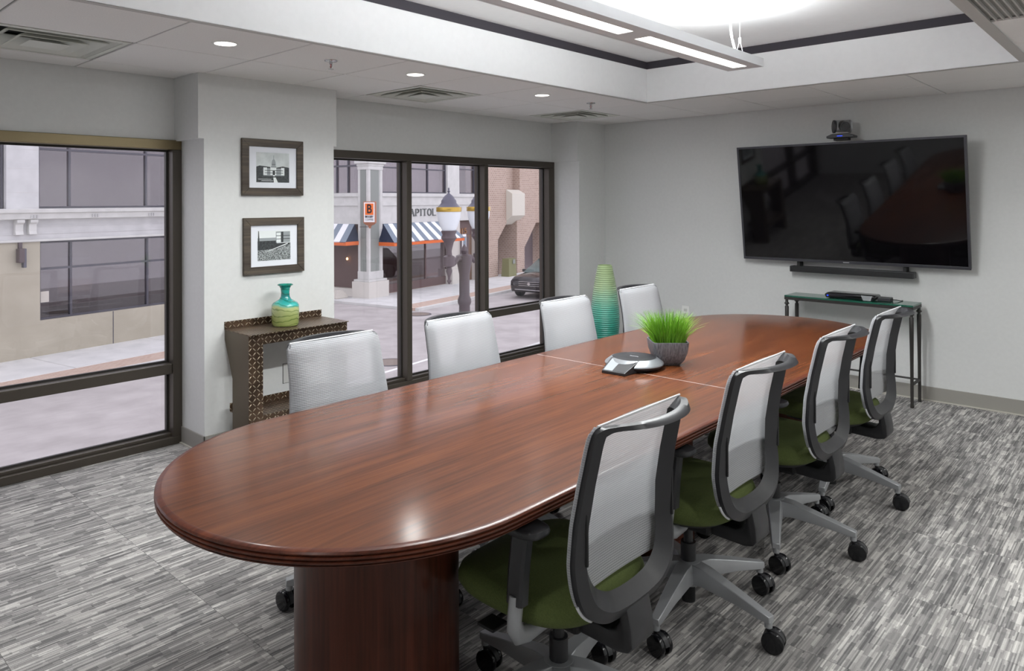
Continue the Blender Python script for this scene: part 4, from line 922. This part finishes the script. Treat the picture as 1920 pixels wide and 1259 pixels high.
awning(21.10, 25.75, 'u', VB + .04, .80, .66, -.03, 15, 'striped awning with orange valance under the metal lettering')
awning(19.05, 27.0, 'v', UB + .10, .80, .66, .02, 25, 'striped awning with orange valance on the side street front')
for i, (u, v, z) in enumerate(((21.9, VB + 1.2, -.42), (22.25, VB + 1.4, -.72), (22.4, VB + 1.4, -.72), (UB + .42, 19.4, -.78), (UB + .42, 20.05, -.72))):
    t = ext('pendant_bulb', 'warm glowing bulb hanging behind the lettered street front awning' if i < 3 else 'warm glowing bulb under the side street awning', 'lamp', u, v, z, group='warm bulbs behind the street front' if i < 3 else 'warm bulbs on the side street front')
    MB().lathe([(.005, .06), (.03, .04), (.042, 0), (.03, -.035), (.005, -.045)], 12).build('globe', 'warm_bulb', t, smooth=60); MB().cyl((0, 0, .05), (0, 0, .9), .008, n=6).build('flex', 'lamp_iron', t)
# projecting box sign on the corner pier
sg = thing('box_sign', 'orange and white coffee shop box sign with a big letter B on the corner pier', 'sign', W2(20.36, 18.33, .72), SR + math.atan2(-.48, -.91) + PI / 2)
SGW, SGD = .20, .09                                     # local: -y is the front face
box('cabinet', (-SGW - .03, SGW + .03, -SGD, SGD, 0, .80), 'sign_copper', sg, bevel=.01)
MB().loft([[(r * a, r * .5 * b, z) for a, b in ((-1, -1), (1, -1), (1, 1), (-1, 1))] for r, z in ((.21, 0), (.15, -.06), (.06, -.10), (.03, -.20))]).build('finial', 'sign_copper', sg)
box('bracket', (-.42, -.02, .10, .12, -.16, -.14), 'lamp_iron', sg); box('mount', (-.03, .03, SGD, SGD + .14, .1, .7), 'sign_copper', sg)
for sg_ in (-1, 1):
    y = sg_ * SGD
    box('sign_face', (-SGW, SGW, min(y, y + sg_ * .006), max(y, y + sg_ * .006), .035, .765), 'sign_white', sg)
    box('orange_field', (-SGW + .04, SGW - .04, min(y, y + sg_ * .010), max(y, y + sg_ * .010), .30, .725), 'sign_orange', sg)
    for nm, tx, sz, zz, m_, bd, sx in (('letter_b', 'B', .46, .51, 'sign_ink', .010, .78), ('sign_text', 'BIGGBY', .11, .235, 'sign_ink', .003, .84), ('sign_text', 'COFFEE', .11, .125, 'letter_grey', .0, .84)):
        text_mesh(nm, tx, sz, m_, sg, (0, y + sg_ * .013, zz), (-sg_, 0, 0), (0, 0, 1), .003, bd, sx)
t = ext('stone_block', 'small pale stone block on the pavement beside the corner pier', 'stone', 20.0, 19.6, ZS + .09)
MB().loft([[(r * a * 1.2, r * b, z) for a, b in ((-1, -.8), (.9, -1), (1, .9), (-.8, 1))] for r, z in ((.26, 0), (.22, .14), (.13, .27), (.06, .31))]).build('rock', 'stone_pale', t, bevel=.02, seg=1)
t = ext('sandwich_board', 'blue and white advertising board in the doorway under the number', 'sign', 26.62, VB - .02, ZS + .1)
eb('panel', (26.5, 26.78, VB - .14, VB - .10, -1.05, .05), 'sign_white', t); eb('print', (26.53, 26.75, VB - .144, VB - .14, -.55, -.05), 'stripe_blue', t); eb('post', (26.62, 26.66, VB - .10, VB - .07, ZS + .1, .05), 'dark_alu', t)

# ---- brick building
Cb = ext('brick_building', 'brown brick building with chamfered openings beyond the corner shop', 'building', 34, 18.6)
eb('recessed_wall', (28.6, 48, 19.7, 26, ZS - .2, 8), 'interior_mauve', Cb)
def mass(u0, u1, p0, p1, zc, nm='brick_pier'):
    em(nm, MB().prism([(u0, 8), (u1, 8), (u1, zc), (p1, zc - (u1 - p1)), (p1, ZS - .1), (p0, ZS - .1), (p0, zc - (p0 - u0)), (u0, zc)], 1, 18.6, 19.7), 'brick_wall', Cb)
mass(28.6, 30.55, 28.75, 29.75, .45); mass(31.85, 33.9, 31.55, 32.3, .75); mass(35.3, 37.4, 35.1, 35.9, .75); mass(38.9, 41, 38.7, 39.5, .75)
for u0, u1 in ((30.55, 31.85), (33.9, 35.3), (37.4, 38.9)): eb('brick_infill', (u0, u1, 19.0, 19.7, .35, 8), 'brick_wall', Cb)
em('vent_hood', MB().prism([(18.6, 2.08), (18.25, 1.88), (18.25, .80), (18.9, .34), (19.0, .34), (19.0, 2.08)], 0, 30.52, 31.75), 'cream_metal', Cb)
t = ext('waste_bin', 'olive green waste bin standing against the brick building', 'bin', 30.1, 18.2, ZS + .1)
em('body', MB().loft([[(30.1 + r * a, 18.2 + r * .6 * b, z) for a, b in ((-1, -1), (1, -1), (1, 1), (-1, 1))] for r, z in ((.36, ZS + .1), (.31, -1.25))]), 'bin_green', t); eb('label_plate', (30.10, 30.30, 17.97, 17.99, -1.5, -1.30), 'panel_green', t)
t = ext('parking_sign', 'small white and red parking sign on a thin kerb post', 'sign', 31.3, 16.0, ZS + .1)
eb('post', (31.28, 31.32, 15.99, 16.02, ZS + .1, -.25), 'cream_metal', t); eb('plate', (31.1, 31.5, 15.96, 15.985, -.72, -.20), 'sign_white', t); eb('red_bars', (31.16, 31.44, 15.955, 15.96, -.66, -.50), 'red_print', t); eb('red_symbol', (31.24, 31.36, 15.955, 15.96, -.42, -.30), 'red_print', t)
# ---- twin street lamp
lp = ext('street_lamp', 'twin globe cast iron street lamp with brass bands', 'street lamp', 11.51, 7.96, ZS + .1)
zb = lambda z: z - (ZS + .1)
MB().lathe([(.30, 0), (.30, .10), (.24, .16), (.20, .5), (.17, .9), (.13, 1.0), (.15, 1.08), (.12, 1.15), (.105, 1.6), (.13, 1.66), (.13, 1.72), (.10, 1.80), (.10, 2.2), (.15, zb(.36)), (.16, zb(.46)), (.10, zb(.48)), (.05, zb(.50)), (.075, zb(.56)), (.03, zb(.64)), (.005, zb(.68))], 20).build('post', 'lamp_iron', lp, smooth=50)
for s_ in (-1, 1):
    cu = s_ * .50
    MB().tube([(s_ * .10, 0, zb(.40)), (s_ * .22, 0, zb(.42)), (s_ * .34, 0, zb(.34)), (s_ * .50, 0, zb(.36))], [.06, .05, .05, .07], 10).build('arm', 'lamp_iron', lp, smooth=60)
    MB().lathe([(.01, zb(-.04)), (.045, zb(.02)), (.02, zb(.05)), (.03, zb(.12)), (.06, zb(.20)), (.04, zb(.27)), (.11, zb(.30)), (.11, zb(.47)), (.06, zb(.50)), (.05, zb(.58)), (.09, zb(.74)), (.15, zb(.82)), (.12, zb(.88)), (.15, zb(.95)), (.13, zb(.96))], 20, (cu, 0)).build('holder', 'lamp_iron', lp, smooth=50)
    MB().lathe([(.125, zb(.96)), (.17, zb(1.05)), (.215, zb(1.2)), (.225, zb(1.32))], 24, (cu, 0)).build('globe', 'frosted', lp, smooth=60)
    MB().lathe([(.232, zb(1.31)), (.238, zb(1.32)), (.238, zb(1.385)), (.232, zb(1.395))], 24, (cu, 0)).build('brass_band', 'brass', lp, smooth=40)
    MB().lathe([(.22, zb(1.39)), (.19, zb(1.42)), (.145, zb(1.47)), (.14, zb(1.52)), (.12, zb(1.54)), (.10, zb(1.58)), (.06, zb(1.62)), (.02, zb(1.65)), (.015, zb(1.67)), (.03, zb(1.69)), (.012, zb(1.71)), (.018, zb(1.735)), (.004, zb(1.76))], 24, (cu, 0)).build('cap', 'lamp_cap', lp, smooth=50)
# ---- parked car
car = ext('car', 'dark parked car with chrome-edged grille and pale headlights', 'car', 25.2, 13.6)
def sec(x, hw_, pts): return [(x, 13.6 + hw_ * a, ZS + b) for a, b in pts]
full = [(-.95, .32), (-1, .55), (-.98, .80), (-.90, 'h'), (-.4, 'H'), (.4, 'H'), (.90, 'h'), (.98, .80), (1, .55), (.95, .32)]
def S_(x, hw_, h1, h2, lo=.28): return sec(x, hw_, [(a, (lo if b == .32 else h1 if b == 'h' else h2 if b == 'H' else min(b, h1 - .03))) for a, b in full])
em('body', MB().loft([S_(22.78, .70, .66, .68, .40), S_(22.86, .86, .80, .84, .30), S_(23.1, .92, .92, .98), S_(24.0, .94, 1.02, 1.09), S_(26.9, .94, 1.05, 1.10), S_(27.4, .88, 1.0, 1.04, .4)]), 'car_paint', car, bevel=.03, smooth=50)
def R2(x, hw_, h): return [(x, 13.6 - hw_, ZS + h), (x, 13.6 + hw_, ZS + h)]
em('cabin_glass', MB().hexa([(23.85, 12.74, ZS + 1.03), (23.85, 14.46, ZS + 1.03), (27.1, 14.46, ZS + 1.04), (27.1, 12.74, ZS + 1.04)], [(24.75, 12.97, ZS + 1.58), (24.75, 14.23, ZS + 1.58), (26.7, 14.23, ZS + 1.58), (26.7, 12.97, ZS + 1.58)]), 'car_glass', car, bevel=.03, smooth=40)
em('roof', MB().hexa([(24.72, 12.95, ZS + 1.575), (24.72, 14.25, ZS + 1.575), (26.75, 14.25, ZS + 1.575), (26.75, 12.95, ZS + 1.575)], [(24.9, 13.05, ZS + 1.64), (24.9, 14.15, ZS + 1.64), (26.6, 14.15, ZS + 1.64), (26.6, 13.05, ZS + 1.64)]), 'car_paint', car, bevel=.02)
for s_ in (-1, 1):
    em('headlight', MB().hexa([(22.80, 13.6 + s_ * .42, ZS + .66), (22.98, 13.6 + s_ * .88, ZS + .70), (23.02, 13.6 + s_ * .88, ZS + .82), (22.86, 13.6 + s_ * .42, ZS + .76)], [(22.90, 13.6 + s_ * .42, ZS + .66), (23.06, 13.6 + s_ * .86, ZS + .70), (23.08, 13.6 + s_ * .86, ZS + .82), (22.95, 13.6 + s_ * .42, ZS + .76)]), 'headlight', car)
    em('wing_mirror', MB().box(24.25, 24.42, 13.6 + s_ * 1.02 - .09, 13.6 + s_ * 1.02 + .09, ZS + 1.0, ZS + 1.14), 'car_paint', car, bevel=.03)
    for x in (23.65, 26.5):
        mb = MB(); mb.loft([[(x + r * math.cos(2 * PI * k / 24), 13.6 + s_ * y, ZS + .33 + r * math.sin(2 * PI * k / 24)) for k in range(24)] for r, y in ((.20, .74), (.32, .76), (.33, .80), (.33, .93), (.31, .955), (.20, .95), (.03, .94))]); em('wheel', mb, 'tyre', car, smooth=40)
for zz in (.58, .66, .74): em('grille_bar', MB().box(22.755, 22.80, 13.6 - .44, 13.6 + .44, ZS + zz, ZS + zz + .02), 'chrome', car)
em('badge', MB().cyl((22.745, 13.6, ZS + .67), (22.78, 13.6, ZS + .67), .06, n=16), 'chrome', car)
em('bumper_strip', MB().box(22.73, 22.82, 13.6 - .6, 13.6 + .6, ZS + .40, ZS + .43), 'chrome', car)
car.location = W2(26.15, 13.55, ZS); car.scale = (.95, 1.0, .88)
